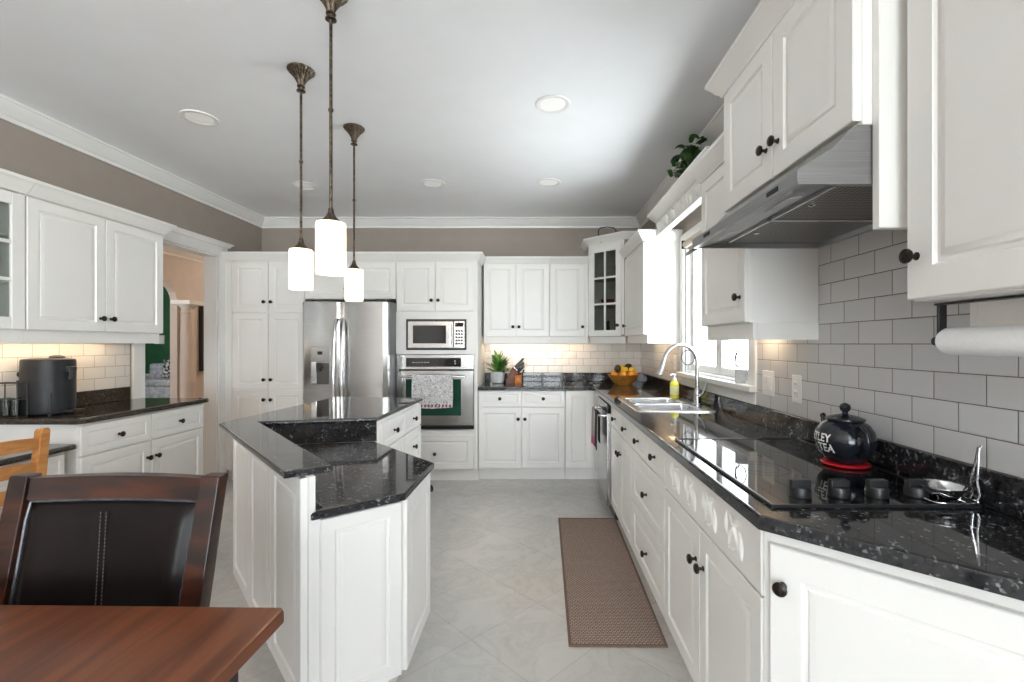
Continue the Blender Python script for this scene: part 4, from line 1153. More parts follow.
tr = obj('trivet', bm, RED, loc=(1.020, 1.545, 0.9215), label='round red trivet underneath the black teapot', cat='trivet')
t.location.z += 0.0

# spoon rest
t = thing('spoon_rest', 'polished steel spoon rest dish with a wire ladle hook on the cooktop corner', 'spoon rest', (1.040, 1.195, 0.9215))
bm = B(); lathe(bm, [(0.020, 0.006), (0.034, 0.010), (0.044, 0.022), (0.047, 0.034), (0.051, 0.036), (0.051, 0.038), (0.045, 0.036), (0.040, 0.022), (0.03, 0.012), (0, 0.010)], (0, 0.0, 0), 32, sx=1.12); obj('dish', bm, CHROME, t)
bm = B()
tube(bm, rr2(-0.05, 0.06, -0.045, 0.035, 0.004, 0.02), 0.002, 8, closed=True)
tube(bm, [(0.056, -0.032, 0.004), (0.062, -0.034, 0.02), (0.056, -0.034, 0.055), (0.058, -0.034, 0.10), (0.060, -0.034, 0.140), (0.068, -0.028, 0.142)], 0.0026, 8)
tube(bm, [(0.062, -0.006, 0.004), (0.067, -0.010, 0.02), (0.061, -0.012, 0.055), (0.064, -0.020, 0.10), (0.066, -0.026, 0.140), (0.072, -0.028, 0.142)], 0.0026, 8)
for a in (0, 1, 2, 3): tube(bm, [(0.03*math.cos(a*PI/2+0.6), 0.03*math.sin(a*PI/2+0.6), 0.008), (0.047*math.cos(a*PI/2+0.6), 0.042*math.sin(a*PI/2+0.6), 0.004)], 0.0016, 6)
obj('wire_frame', bm, CHROME, t)

# paper towel holder + roll
t = thing('paper_towel_holder', 'black bracket under the near wall cabinet holding the paper towel roll', 'paper towel holder', (0.93, 1.08, 0))
bm = B(); box(bm, -0.012, 0.012, -0.30, 0.0, 1.409, 1.4135, 0.001); obj('mounting_plate', bm, BLACKP, t)
bm = B(); box(bm, -0.010, 0.010, -0.012, -0.004, 1.315, 1.411, 0.002); cyl(bm, (0, 0.010, 1.326), (0, -0.012, 1.326), 0.010, seg=16); obj('arm', bm, BLACKP, t)
bm = B(); cyl(bm, (0, -0.012, 1.326), (0, -0.30, 1.326), 0.006, seg=12); box(bm, -0.010, 0.010, -0.30, -0.292, 1.315, 1.411, 0.002); obj('rod', bm, BLACKP, t)
bm = B()
rp = [(0.0, 0.0), (0.020, 0.0), (0.027, 0.003), (0.031, 0.011), (0.031, 0.27), (0.028, 0.279), (0.0, 0.28)]
lathe(bm, rp, (0.93, 1.062, 1.326), 36, 'y')
obj('paper_towel_roll', bm, PAPER, label='white paper towel roll mounted under the near right wall cabinet', cat='paper towel')

# switch plates on the right splashback
def plate(name, label, cat, y, z, w, h, rockers=0, outlet=False):
    t = thing(name, label, cat, (WR-0.008, y, z), -PI/2)
    bm = B(); box(bm, -w/2, w/2, -0.005, 0, -h/2, h/2, 0.002); obj('plate', bm, PLASTW, t)
    for i in range(rockers):
        x = (i-(rockers-1)/2)*0.045
        bm = B(); box(bm, x-0.016, x+0.016, -0.010, -0.004, -0.033, 0.033, 0.002); obj('rocker', bm, PLASTW, t)
    if outlet:
        for s in (-1, 1):
            bm = B(); box(bm, -0.016, 0.016, -0.008, -0.004, s*0.02-0.013, s*0.02+0.013, 0.002)
            o = obj('socket', bm, PLASTW, t)
            bm = B()
            for q in (-0.006, 0.006): box(bm, q-0.001, q+0.001, -0.0086, -0.0078, s*0.02-0.004, s*0.02+0.006)
            obj('slots', bm, BLACKP, o)
    return t
plate('light_switch', 'double white light switch on the tiles just right of the window', 'switch', 2.27, 1.13, 0.115, 0.12, rockers=2)
plate('power_outlet', 'white power outlet on the tiles behind the cooktop', 'outlet', 2.02, 1.125, 0.07, 0.12, outlet=True)
plate('power_outlet', 'white power outlet on the tiles left of the window', 'outlet', 3.80, 1.17, 0.07, 0.12, outlet=True)

# window sill objects
t = thing('wire_ornament', 'grey block with looped wire lettering on the window sill', 'ornament', (WR-0.014, 2.56, 1.1045), R(-110))
GBL = mat('grey_block', (0.42, 0.43, 0.44), 0.7); noise_col(GBL, (0.38, 0.39, 0.40), (0.46, 0.47, 0.48), 30)
bm = B(); box(bm, -0.012, 0.012, -0.032, 0.032, 0, 0.075, 0.002); obj('block', bm, GBL, t)
bm = B()
tube(bm, [(0, 0.028*math.cos(a)-0.004+0.0, 0.135+0.05*math.sin(a)) for a in [2*PI*k/24 for k in range(24)]], 0.0036, 6, closed=True)
tube(bm, [(0, -0.016, 0.185), (0, -0.028, 0.14), (0, -0.030, 0.10), (0, -0.022, 0.085), (0, -0.014, 0.10), (0, -0.012, 0.074)], 0.0036, 6)
tube(bm, [(0, 0.004, 0.075), (0, 0.0, 0.088)], 0.002, 6)
obj('wire_loops', bm, BLACKP, t)
t = thing('wire_ornament', 'small wire ring ornament at the far end of the window sill', 'ornament', (WR-0.014, 3.47, 1.1045), R(-105))
bm = B(); box(bm, -0.010, 0.010, -0.02, 0.02, 0, 0.018, 0.002); obj('block', bm, GBL, t)
bm = B(); tube(bm, [(0, 0.045*math.cos(a), 0.115+0.055*math.sin(a)) for a in [2*PI*k/24 for k in range(24)]], 0.0036, 6, closed=True)
tube(bm, [(0, 0, 0.018), (0, 0, 0.06)], 0.002, 6); obj('wire_loops', bm, BLACKP, t)

# neighbouring house seen through the kitchen window
SIDE = mat('white_vinyl_siding', (0.75, 0.75, 0.74), 0.6); noise_col(SIDE, (0.73, 0.73, 0.72), (0.77, 0.77, 0.76), 3)
t = thing('neighbouring_house', 'pale house with lap siding seen washed out through the kitchen window', 'house', (4.2, 0, 0))
bm = B()
for i in range(20): obox(bm, (0.1, 4.5, 0.0+i*0.15), (1, 0, 0.07), (0, 1, 0), (-0.07, 0, 1), 0.02, 9.0, 0.152)
obj('siding_wall', bm, SIDE, t)
bm = B(); box(bm, 0.02, 0.08, 6.2, 7.2, 0.9, 2.2, 0.005); w_ = obj('window', bm, TRIM, t)
bm = B(); box(bm, 0.005, 0.025, 6.28, 7.12, 0.98, 2.12); obj('window_pane', bm, mat('dim_window_glass', (0.25, 0.28, 0.3), 0.05), w_)

# ------------------------------------------------------------------ back counter objects
def leaf_strip(bm, base, ang, L, W, lift, droop, n=7, fold=0.25, twist=0.0):
    """arching pointed leaf"""
    d = Vector((math.cos(ang), math.sin(ang), 0)); s = Vector((-math.sin(ang), math.cos(ang), 0))
    rows = []
    p = Vector(base); th = lift
    for i in range(n+1):
        u = i/n
        w = W*(math.sin(PI*min(1, 0.15+u*0.85))**0.7)*(1 if u < 0.98 else 0.2)*0.5
        up = Vector((-d.x*math.sin(th), -d.y*math.sin(th), math.cos(th)))
        rows.append((p-s*w+up*w*fold, Vector(p), p+s*w+up*w*fold))
        p = p+(d*math.cos(th)+Vector((0, 0, 1))*math.sin(th))*(L/n)
        th -= droop/n
    vr = [[bm.verts.new(q) for q in r] for r in rows]
    for a, b in zip(vr, vr[1:]):
        for k in range(2): bm.faces.new((a[k], a[k+1], b[k+1], b[k]))
LEAFG = mat('bright_green_leaf', (0.06, 0.20, 0.03), 0.4); noise_col(LEAFG, (0.03, 0.12, 0.018), (0.11, 0.28, 0.05), 14)
LEAFD = mat('deep_green_leaf', (0.03, 0.085, 0.025), 0.4); noise_col(LEAFD, (0.02, 0.06, 0.015), (0.06, 0.14, 0.04), 16)
t = thing('potted_plant', 'spiky green plant in a pale ribbed pot on the back countertop', 'plant', (-0.416, 4.86, 0.9145))
POTM = mat('pale_ribbed_pot', (0.62, 0.64, 0.64), 0.4); noise_col(POTM, (0.56, 0.58, 0.58), (0.68, 0.70, 0.70), 30)
bm = B(); lathe(bm, [(0.045, 0), (0.060, 0.004), (0.066, 0.03), (0.072, 0.08), (0.074, 0.118), (0.068, 0.120), (0.064, 0.105), (0, 0.104)], (0, 0, 0), 64, fl=(16, 0.018)); obj('pot', bm, POTM, t)
bm = B(); lathe(bm, [(0.062, 0.100), (0.060, 0.108), (0.03, 0.112), (0, 0.112)], (0, 0, 0), 24); SOIL = mat('potting_soil', (0.03, 0.02, 0.013), 0.95); noise_col(SOIL, (0.02, 0.013, 0.009), (0.05, 0.034, 0.02), 90, bump=0.5); obj('soil', bm, SOIL, t)
bm = B(); rnd = random.Random(4)
for i in range(64):
    a = rnd.uniform(0, 2*PI); k = i/46
    leaf_strip(bm, (0.02*math.cos(a)*k, 0.02*math.sin(a)*k, 0.11+0.06*(1-k)), a, rnd.uniform(0.14, 0.20), rnd.uniform(0.026, 0.036), R(rnd.uniform(22, 44)+42*(1-k)), R(rnd.uniform(5, 35)))
obj('foliage', bm, LEAFG, t, smooth=60)

# knife block
t = thing('knife_block', 'dark wooden knife block with knives on the back countertop', 'knife block', (-0.258, 4.88, 0.9145), R(8))
bm = B()
prof = [(-0.075, 0), (0.055, 0), (0.055, 0.075), (-0.02, 0.185), (-0.075, 0.075)]
prof = [(-0.07, 0.0), (0.05, 0.0), (0.068, 0.095), (0.0, 0.165), (-0.078, 0.02)]
v0 = [(x, -0.045, z) for x, z in prof]; v1 = [(x, 0.045, z) for x, z in prof]
loft(bm, [v0, v1]); obj('block', bm, BLOCKW, t)
HBL = mat('black_knife_handle', (0.02, 0.018, 0.018), 0.3); noise_col(HBL, (0.016, 0.015, 0.015), (0.026, 0.024, 0.024), 30)
def on_slope(u): return Vector((0.068-0.068*u, 0, 0.095+0.07*u))
nrm = Vector((0.70, 0, 0.68)).normalized()
for i, (u, y, L) in enumerate(((0.84, -0.025, 0.125), (0.84, 0.0, 0.14), (0.82, 0.026, 0.12), (0.52, -0.022, 0.11), (0.52, 0.020, 0.115), (0.22, -0.02, 0.09), (0.22, 0.018, 0.09))):
    p = on_slope(u)+Vector((0, y, 0)); bm = B()
    obox(bm, p+nrm*(L/2+0.002), nrm, (0, 1, 0), nrm.cross(Vector((0, 1, 0))), L, 0.014, 0.022, 0.004, 2)
    k = obj('knife', bm, HBL, t)
    bm = B(); obox(bm, p+nrm*0.004, nrm, (0, 1, 0), nrm.cross(Vector((0, 1, 0))), 0.012, 0.0145, 0.0225, 0.001); obj('bolster', bm, CHROME, k)
t = thing('utensil_holder', 'small orange wooden box in front of the knife block', 'box', (-0.205, 4.79, 0.9145), R(12))
bm = B()
box(bm, -0.036, 0.036, -0.036, -0.030, 0, 0.085, 0.001); box(bm, -0.036, 0.036, 0.030, 0.036, 0, 0.085, 0.001)
box(bm, -0.036, -0.030, -0.030, 0.030, 0, 0.085, 0.001); box(bm, 0.030, 0.036, -0.030, 0.030, 0, 0.085, 0.001); box(bm, -0.03, 0.03, -0.03, 0.03, 0, 0.006)
obj('box_body', bm, ORANGEW, t)
bm = B(); box(bm, -0.014, 0.014, -0.0375, -0.0355, 0.03, 0.058, 0.001); obj('square_mark', bm, mat('orange_light_mark', (0.75, 0.35, 0.12), 0.5), t)
for i, (x, y, l, tx) in enumerate(((-0.012, 0.0, 0.15, 0.25), (0.010, 0.01, 0.13, 0.45), (0.0, -0.012, 0.14, 0.1))):
    bm = B(); tube(bm, [(x, y, 0.008), (x+tx*l*0.6, y, 0.008+l*0.6), (x+tx*l, y, 0.008+l)], 0.006, 8, radii=[0.004, 0.007, 0.009]); obj('utensil', bm, HBL, t)

# fruit bowl
t = thing('fruit_bowl', 'wide conical wooden bowl of fruit in the countertop corner', 'bowl', (0.868, 4.70, 0.9145))
BOWLM = wood('amber_wooden_bowl', (0.42, 0.17, 0.03), (0.58, 0.27, 0.06), 0.3, (3, 3, 8))
bm = B(); lathe(bm, [(0.085, 0), (0.090, 0.004), (0.125, 0.045), (0.162, 0.098), (0.155, 0.100), (0.120, 0.050), (0.08, 0.012), (0, 0.010)], (0, 0, 0), 40); obj('bowl_shell', bm, BOWLM, t)
OR = mat('orange_peel', (0.85, 0.32, 0.02), 0.45); noise_col(OR, (0.80, 0.28, 0.015), (0.90, 0.38, 0.03), 60, bump=0.3)
YE = mat('yellow_lemon_peel', (0.85, 0.62, 0.05), 0.45); noise_col(YE, (0.82, 0.58, 0.04), (0.88, 0.68, 0.08), 40, bump=0.2)
AV = mat('dark_avocado_skin', (0.03, 0.022, 0.012), 0.5); noise_col(AV, (0.02, 0.015, 0.01), (0.07, 0.05, 0.02), 60, bump=0.6)
BAN = mat('banana_peel', (0.80, 0.60, 0.07), 0.5); noise_col(BAN, (0.72, 0.5, 0.05), (0.85, 0.66, 0.1), 10)
def fruit(name, label, cat, r, loc, m, el=1.0, rot=(0, 0, 0), group=None):
    bm = B()
    prof = [(r*math.sin(PI*k/12), -r*math.cos(PI*k/12)*el) for k in range(13)]
    prof[-1] = (r*0.06, r*el*0.97)
    lathe(bm, prof, (0, 0, 0), 20)
    o = bpy.data.objects.new(name, None) if False else obj(name, bm, m, label=label, cat=cat, group=group)
    o.location = loc; o.rotation_euler = rot
    return o
FX, FY, FZ = 0.868, 4.70, 0.9145
og = 'oranges in the fruit bowl'
fo = fruit('orange', 'bright orange fruit resting in the wooden bowl', 'orange', 0.038, (FX-0.095, FY-0.03, FZ+0.100), OR, group=og)
for dx, dy, dz in ((-0.02, -0.09, 0.098), (0.06, -0.085, 0.10), (0.10, -0.01, 0.103), (0.02, 0.0, 0.055), (-0.05, 0.05, 0.09), (0.06, 0.07, 0.095)): dup(fo, (FX+dx, FY+dy, FZ+dz))
fruit('lemon', 'yellow lemon on top of the fruit in the bowl', 'lemon', 0.030, (FX-0.002, FY-0.05, FZ+0.148), YE, 1.25, (0.4, 1.2, 0))
fruit('lemon', 'yellow lemon at the right of the fruit bowl', 'lemon', 0.029, (FX+0.075, FY-0.045, FZ+0.148), YE, 1.25, (0.2, 1.4, 0.8))
fruit('avocado', 'dark avocado on the left of the fruit bowl', 'avocado', 0.034, (FX-0.070, FY-0.06, FZ+0.160), AV, 1.2, (0.3, 0.2, 0))
fruit('avocado', 'dark avocado at the back of the fruit bowl', 'avocado', 0.032, (FX+0.045, FY+0.0, FZ+0.175), AV, 1.3, (0.2, 1.2, 0.5))
bm = B(); tube(bm, [(FX-0.06+0.14*k/8, FY+0.02, FZ+0.150+0.030*math.sin(PI*k/8)) for k in range(9)], 0.016, 10, radii=[0.007, 0.013, 0.016, 0.017, 0.017, 0.017, 0.016, 0.012, 0.006])
obj('banana', bm, BAN, label='curved yellow banana lying across the fruit bowl', cat='banana')

# under-cabinet light bars
def light_bar(label, loc, rz, L):
    t = thing('under_cabinet_light', label, 'light', loc, rz)
    bm = B(); box(bm, 0, L, -0.018, 0.018, 0.004, 0.016, 0.001); obj('housing', bm, PLASTW, t)
    bm = B(); box(bm, 0.01, L-0.01, -0.012, 0.012, 0.001, 0.005); obj('light_strip', bm, LEDM, t)
light_bar('warm light bar under the back wall cabinets', (-0.50, 4.88, 1.375), 0, 1.0)
light_bar('warm light bar under the cabinet left of the window', (1.0, 4.40, 1.375), -PI/2, 0.65)
light_bar('warm light bar under the cabinet right of the window', (1.06, 2.33, 1.388), -PI/2, 0.20)
light_bar('warm light bar under the left wall cabinets', (-2.86, 2.10, 1.370), PI/2, 1.12)

# vine on top of the valance
t = thing('trailing_plant', 'dark leafy plant on top of the valance above the window', 'plant', (0.985, 3.05, 2.302))
t.scale = (1.15, 1.35, 1.5)
bm = B(); lathe(bm, [(0.04, 0), (0.055, 0.004), (0.062, 0.06), (0.056, 0.062), (0, 0.055)], (0, 0, 0), 20); obj('pot', bm, BRONZE, t)
bm = B(); rnd = random.Random(9)
for i in range(90):
    a = rnd.uniform(0, 2*PI); rr = rnd.uniform(0, 0.10)
    zz = 0.05+rnd.uniform(0, 0.16)*(1-rr*2)
    leaf_strip(bm, (rr*math.cos(a)*0.7, rr*math.sin(a)*2.4, zz), rnd.uniform(0, 2*PI), rnd.uniform(0.05, 0.075), rnd.uniform(0.03, 0.045), R(rnd.uniform(-10, 60)), R(rnd.uniform(20, 80)), n=5)
obj('foliage', bm, LEAFD, t, smooth=60)
bm = B()
for i in range(9):
    a = rnd.uniform(0, 2*PI); tube(bm, [(0, 0, 0.04), (0.03*math.cos(a), 0.09*math.sin(a), 0.12), (0.06*math.cos(a), 0.20*math.sin(a), 0.13)], 0.002, 5)
obj('stems', bm, LEAFD, t)

# ------------------------------------------------------------------ left side
LX = -2.505         # base door plane
t = base_cab('base_cabinet', 'white base cabinet with two drawers and two doors along the left wall', (LX-0.02, 2.555, 0), PI/2, 0.945, LX-0.02-WL-0.002, [
    ('drawer', 0.002, 0.470, 0.700, 0.868, [(0.235, 0.782)], 0.05), ('drawer', 0.472, 0.943, 0.700, 0.868, [(0.708, 0.782)], 0.05),
    ('door', 0.002, 0.470, 0.125, 0.696, [(0.437, 0.590)]), ('door', 0.472, 0.943, 0.125, 0.696, [(0.505, 0.590)])])
t = thing('side_countertop', 'dark granite countertop on the left wall base cabinet', 'countertop', (0, 0, 0))
bm = B(); slab(bm, [(WL+0.001, 2.525), (-2.51, 2.525), (-2.48, 2.555), (-2.48, 3.515), (WL+0.001, 3.515)], 0.880, 0.914, 0.010, bb=0.010); obj('slab', bm, GRANL, t)
bm = B(); box(bm, WL+0.001, WL+0.021, 2.525, 3.41, 0.914, 1.0072, 0.003); obj('upstand', bm, GRANL, t)
# desk
t = thing('desk', 'low white built-in desk with a dark granite top at the left edge', 'desk', (0, 0, 0))
bm = B(); slab(bm, [(WL+0.001, 1.0), (-2.49, 1.0), (-2.49, 2.515), (-2.505, 2.530), (WL+0.001, 2.530)], 0.750, 0.780, 0.012, bb=0.010); obj('desktop', bm, GRANL, t)
bm = B(); box(bm, -2.98, -2.54, 1.75, 2.50, 0.60, 0.75, 0.001); obj('drawer_box', bm, WHITE, t)
bm = B(); box(bm, -2.98, -2.54, 1.0, 1.06, 0.0, 0.75, 0.001); obj('side_support', bm, WHITE, t)
bm = B(); panel_mesh(bm, 0.72, 0.125, fr=0.03); d = obj('drawer', bm, WHITE, t, loc=(-2.54, 1.765, 0.61), rot=(0, 0, PI/2))
knob(d, 0.36, -0.02, 0.0625)

# left wall cabinets (face +x at -2.67)
LUX = -2.69
t = wall_cab('wall_cabinet', 'white two-door wall cabinet on the left wall beside the doorway', (LUX, 2.435, 0), PI/2, 0.895, LUX-WL-0.002, 1.392, 2.12, [
    ('door', 0.002, 0.446, 1.394, 2.095, [(0.412, 1.475)]), ('door', 0.448, 0.893, 1.394, 2.095, [(0.482, 1.475)])])
cab_crown(t, [(0.0, -0.02), (0.895, -0.02), (0.895, LUX-WL-0.01)], 2.10)
bm = B(); box(bm, 0.877, 0.895, 0.0305, LUX-WL-0.01, 1.324, 1.392); obj('side_valance', bm, WHITE, t)
t = thing('glass_wall_cabinet', 'white wall cabinet with a three-pane glass door at the left edge', 'cabinet', (LUX, 1.965, 0), PI/2)
bm = B(); hollow(bm, 0.468, LUX-WL-0.002, 1.392, 2.12)
for z in (1.63, 1.87): box(bm, 0.018, 0.45, 0.01, 0.28, z, z+0.010)
obj('body', bm, WHITE, t)
glass_door(t, 0.002, 0.466, 1.394, 2.095, 1, 3, [(0.035, 1.475)], fr=0.062)
cab_crown(t, [(0.0, -0.02), (0.468, -0.02)], 2.10)
bm = B(); box(bm, 0.0, 0.468, 0.012, 0.030, 1.324, 1.392, 0.001); obj('light_valance', bm, WHITE, t)
gl = lathe_thing('goblet', [(0.028, 0), (0.028, 0.003), (0.005, 0.008), (0.004, 0.06), (0.02, 0.075), (0.032, 0.11), (0.030, 0.14), (0.027, 0.14), (0.028, 0.11), (0.016, 0.08), (0, 0.075)], (-2.80, 2.36, 1.881), GREENG, 'stemmed glass inside the left glass-door cabinet', 'glass', group='stemmed glasses in the left cabinet')
dup(gl, (-2.88, 2.34, 1.641)); dup(gl, (-2.80, 2.30, 1.411)); dup(gl, (-2.78, 2.37, 1.641))

# air fryer like appliance
t = thing('air_fryer', 'charcoal drum-shaped countertop appliance on the left counter', 'air fryer', (-2.848, 2.715, 0.9145), 0)
t.scale = (0.82, 0.82, 1.05)
bm = B()
lathe(bm, [(0.140, 0.006), (0.146, 0.016), (0.150, 0.06), (0.151, 0.22), (0.150, 0.292), (0.146, 0.302), (0.10, 0.308), (0, 0.308)], (0, 0, 0), 48, sy=0.88); obj('body', bm, DARKGREY, t)
bm = B(); lathe(bm, [(0.045, 0.306), (0.040, 0.318), (0.02, 0.324), (0, 0.324)], (0.04, 0.02, 0), 24); obj('lid_knob', bm, BLACKP, t)
bm = B(); box(bm, 0.135, 0.175, -0.03, 0.03, 0.235, 0.262, 0.006, 2); tube(bm, [(0.165, -0.02, 0.25), (0.178, -0.02, 0.235), (0.180, -0.02, 0.21), (0.170, -0.02, 0.195)], 0.010, 10); obj('handle', bm, BLACKP, t)
bm = B(); box(bm, 0.10, 0.112, -0.1, -0.085, 0.02, 0.12, 0.003); box(bm, 0.11, 0.215, -0.05, 0.05, 0.012, 0.024, 0.003); obj('drip_tray', bm, BLACKP, t)
bm = B(); lathe(bm, [(0.014, 0), (0.014, 0.004), (0, 0.005)], (-0.105, -0.094, 0.222), 16, 'y'); box(bm, -0.116, -0.098, -0.104, -0.094, 0.04, 0.19, 0.003, 2); obj('level_gauge', bm, BLACKP, t)
for x, y in ((-0.08, -0.07), (0.08, -0.07), (-0.08, 0.07), (0.08, 0.07)):
    bm = B(); lathe(bm, [(0.012, 0), (0.012, 0.008), (0, 0.008)], (x, y, 0), 10); obj('foot', bm, BLACKP, t)
# wire rack
t = thing('wire_rack', 'black wire rack with glasses at the left end of the counter', 'rack', (-2.935, 2.578, 0.9145))
bm = B()
for z in (0.004, 0.19): tube(bm, rr2(-0.04, 0.085, -0.03, 0.03, z, 0.008, 3), 0.003, 8, closed=True)
for x, y in ((-0.04, -0.025), (0.085, -0.025), (0.085, 0.025), (-0.04, 0.025)): tube(bm, [(x, y, 0.004), (x, y, 0.19)], 0.003, 8)
tube(bm, rr2(-0.04, 0.085, -0.03, 0.03, 0.10, 0.008, 3), 0.0022, 8, closed=True)
obj('frame', bm, BLACKP, t)
gl = lathe_thing('tumbler', [(0.018, 0.0), (0.020, 0.003), (0.023, 0.10), (0.0215, 0.10), (0.018, 0.006), (0, 0.005)], (-2.945, 2.578, 0.922), GREENG, 'small clear tumbler in the wire rack', 'glass', group='tumblers in the wire rack')
dup(gl, (-2.890, 2.578, 0.922))

# ------------------------------------------------------------------ island
A_, B_, C_, D_, E_, F_, G_ = (-1.638, 2.395), (-1.558, 3.604), (-0.866, 3.517), (-0.885, 2.574), (-1.478, 2.447), (-0.689, 1.570), (-0.804, 1.475)
H_, I_, J_, K_ = (-0.883, 2.549), (-0.4665, 2.104), (-0.4736, 1.673), (-0.714, 1.475)
G1, G2, JP, IP = (-0.737, 1.503), (-0.722, 1.515), (-0.497, 1.700), (-0.499, 2.090)
HP, DPp, CP, BP, AP, EP = (-0.892, 2.515), (-0.892, 2.59), (-0.892, 3.495), (-1.510, 3.555), (-1.580, 2.448), (-1.560, 2.452)
t = thing('kitchen_island', 'white angular kitchen island with raised-panel sides and drawers', 'island', (0, 0, 0))
ISL_UP = [G1, G2, EP, DPp, CP, BP, AP]
ISL_LO = [G2, JP, IP, HP, (DPp[0], DPp[1]), EP]
bm = B(); slab(bm, ISL_UP, 0.118, 0.890, 0); obj('upper_body', bm, WHITE, t)
bm = B(); slab(bm, ISL_LO, 0.118, 0.757, 0); obj('lower_body', bm, WHITE, t)
PL = [G1, JP, IP, HP, DPp, CP, BP, AP]
bm = B(); slab(bm, offset_poly(PL, 0.055), 0, 0.118, 0); obj('plinth', bm, WHITE, t)
def isl_front(p, q, fronts, off=0.0):
    p, q = Vector(p), Vector(q); L = (q-p).length; a = math.atan2(q.y-p.y, q.x-p.x)
    for kind, u0, u1, z0, z1, kn, *rest in fronts:
        d = front(t, kind, u0, u1, z0, z1, kn, *(rest or [0.058]))
        d.matrix_basis = Matrix.Translation((p.x, p.y, 0)) @ Matrix.Rotation(a, 4, 'Z') @ Matrix.Translation((u0+0.0015, 0, z0+0.0015))
    return L
LP = (Vector(G1)-Vector(AP)).length
n3 = 3; wdt = (LP-0.04)/n3
isl_front(AP, G1, [('side_panel', 0.02+i*wdt, 0.02+(i+1)*wdt, 0.125, 0.885, (), 0.06) for i in range(n3)])
Lq = (Vector(JP)-Vector(G2)).length
isl_front(G2, JP, [('side_panel', 0.01, Lq-0.004, 0.125, 0.752, (), 0.045)])
Lq = (Vector(IP)-Vector(JP)).length
isl_front(JP, IP, [('side_panel', 0.004, Lq-0.004, 0.125, 0.752, (), 0.055)])
Lq = (Vector(HP)-Vector(IP)).length
isl_front(IP, HP, [('door', 0.004, Lq-0.02, 0.125, 0.752, [(0.035, 0.655)])])
Lq = (Vector(CP)-Vector(DPp)).length
isl_front(DPp, CP, [('drawer', 0.03, 0.462, 0.722, 0.872, [(0.246, 0.797)], 0.04), ('drawer', 0.464, Lq-0.004, 0.722, 0.872, [(0.68, 0.797)], 0.04),
                     ('drawer', 0.03, 0.462, 0.45, 0.718, [(0.246, 0.60)]), ('drawer', 0.464, Lq-0.004, 0.45, 0.718, [(0.68, 0.60)]),
                     ('drawer', 0.03, 0.462, 0.125, 0.446, [(0.246, 0.29)]), ('drawer', 0.464, Lq-0.004, 0.125, 0.446, [(0.68, 0.29)])])
# granite splash between the two levels
def wall_strip(p, q, th, z0, z1, side=1):
    p, q = Vector(p), Vector(q); d = (q-p).normalized(); n_ = Vector((d.y, -d.x))*side
    return [tuple(p), tuple(q), tuple(q+n_*th), tuple(p+n_*th)]
bm = B()
slab(bm, wall_strip(EP, DPp, 0.02, 0, 0), 0.785, 0.889, 0)
obj('granite_splash', bm, GRAN, t)

t = thing('raised_countertop', 'upper black granite top of the island with a narrow bar ledge', 'countertop', (0, 0, 0))
bm = B(); slab(bm, [A_, G_, F_, (E_[0]+0.02, E_[1]-0.005), D_, C_, (B_[0], B_[1])], 0.890, 0.914, 0.010, bb=0.008); obj('slab', bm, GRAN, t)
t = thing('lower_countertop', 'lower black speckled granite baking counter of the island', 'countertop', (0, 0, 0))
bm = B(); slab(bm, [(K_[0]-0.004, K_[1]), J_, I_, H_, (DPp[0]-0.002, 2.568), (EP[0]+0.03, EP[1]-0.012), (G2[0]+0.016, G2[1]+0.010)], 0.757, 0.785, 0.007, bb=0.006); obj('slab', bm, GRAN, t)

# ------------------------------------------------------------------ pendants
def pendant(loc, label, first=None, zs=1.59):
    if first: return dup(first, loc, label=label)
    t = thing('pendant_light', label, 'pendant light', loc, 0, 'pendant lights over the island')
    bm = B(); lathe(bm, [(0.0, 0.0), (0.060, 0.0), (0.063, -0.005), (0.058, -0.014), (0.042, -0.030), (0.030, -0.046), (0.020, -0.064), (0.015, -0.078), (0.014, -0.082)], (0, 0, 0), 96, fl=(24, 0.03)); obj('canopy', bm, PBRONZE, t)
    bm = B(); lathe(bm, [(0.010, -0.078), (0.018, -0.082), (0.019, -0.087), (0.011, -0.091), (0.010, -0.099), (0.020, -0.103), (0.021, -0.109), (0.009, -0.113), (0.006, -0.118)], (0, 0, 0), 24); obj('collar', bm, PBRONZE, t)
    zt = 1.79-CEIL
    bm = B(); cyl(bm, (0, 0, -0.11), (0, 0, zt+0.03), 0.0062, seg=14)
    lathe(bm, [(0.0062, -0.45), (0.0095, -0.452), (0.0095, -0.462), (0.0062, -0.464)], (0, 0, 0), 16); obj('rod', bm, PBRONZE, t)
    bm = B(); lathe(bm, [(0.0, zt+0.055), (0.009, zt+0.053), (0.012, zt+0.035), (0.020, zt+0.02), (0.034, zt+0.006), (0.037, zt), (0.036, zt-0.004), (0, zt-0.004)], (0, 0, 0), 28); obj('shade_cap', bm, PBRONZE, t)
    zb = zs-CEIL; h = 0.20
    bm = B(); lathe(bm, [(0.030, h), (0.052, h-0.003), (0.0545, h-0.009), (0.0545, 0.004), (0.053, 0.0), (0.050, 0.0), (0.050, h-0.012), (0.030, h-0.008)], (0, 0, 0), 40); obj('glass_shade', bm, SHADE, t, loc=(0, 0, zb))
    bm = B(); lathe(bm, [(0.0, h-0.02), (0.013, h-0.025), (0.014, h-0.05), (0.022, h-0.08), (0.026, h-0.105), (0.020, h-0.125), (0, h-0.13)], (0, 0, 0), 20); obj('bulb', bm, mat('lit_bulb', (1, 0.9, 0.8), 0.4, emit=(1, 0.78, 0.52), estr=6), t, loc=(0, 0, zb))
    pl_ = bpy.data.lights.new('pendant_glow', 'POINT'); pl_.energy = 5; pl_.color = (1.0, 0.70, 0.42); pl_.shadow_soft_size = 0.02
    po = bpy.data.objects.new('pendant_glow', pl_); COL.objects.link(po); po.parent = t; po.location = (0, 0, zb+0.055)
    return t
p1 = pendant((-0.798, 1.80, CEIL), 'bronze pendant light with the largest-looking shade, nearest the camera')
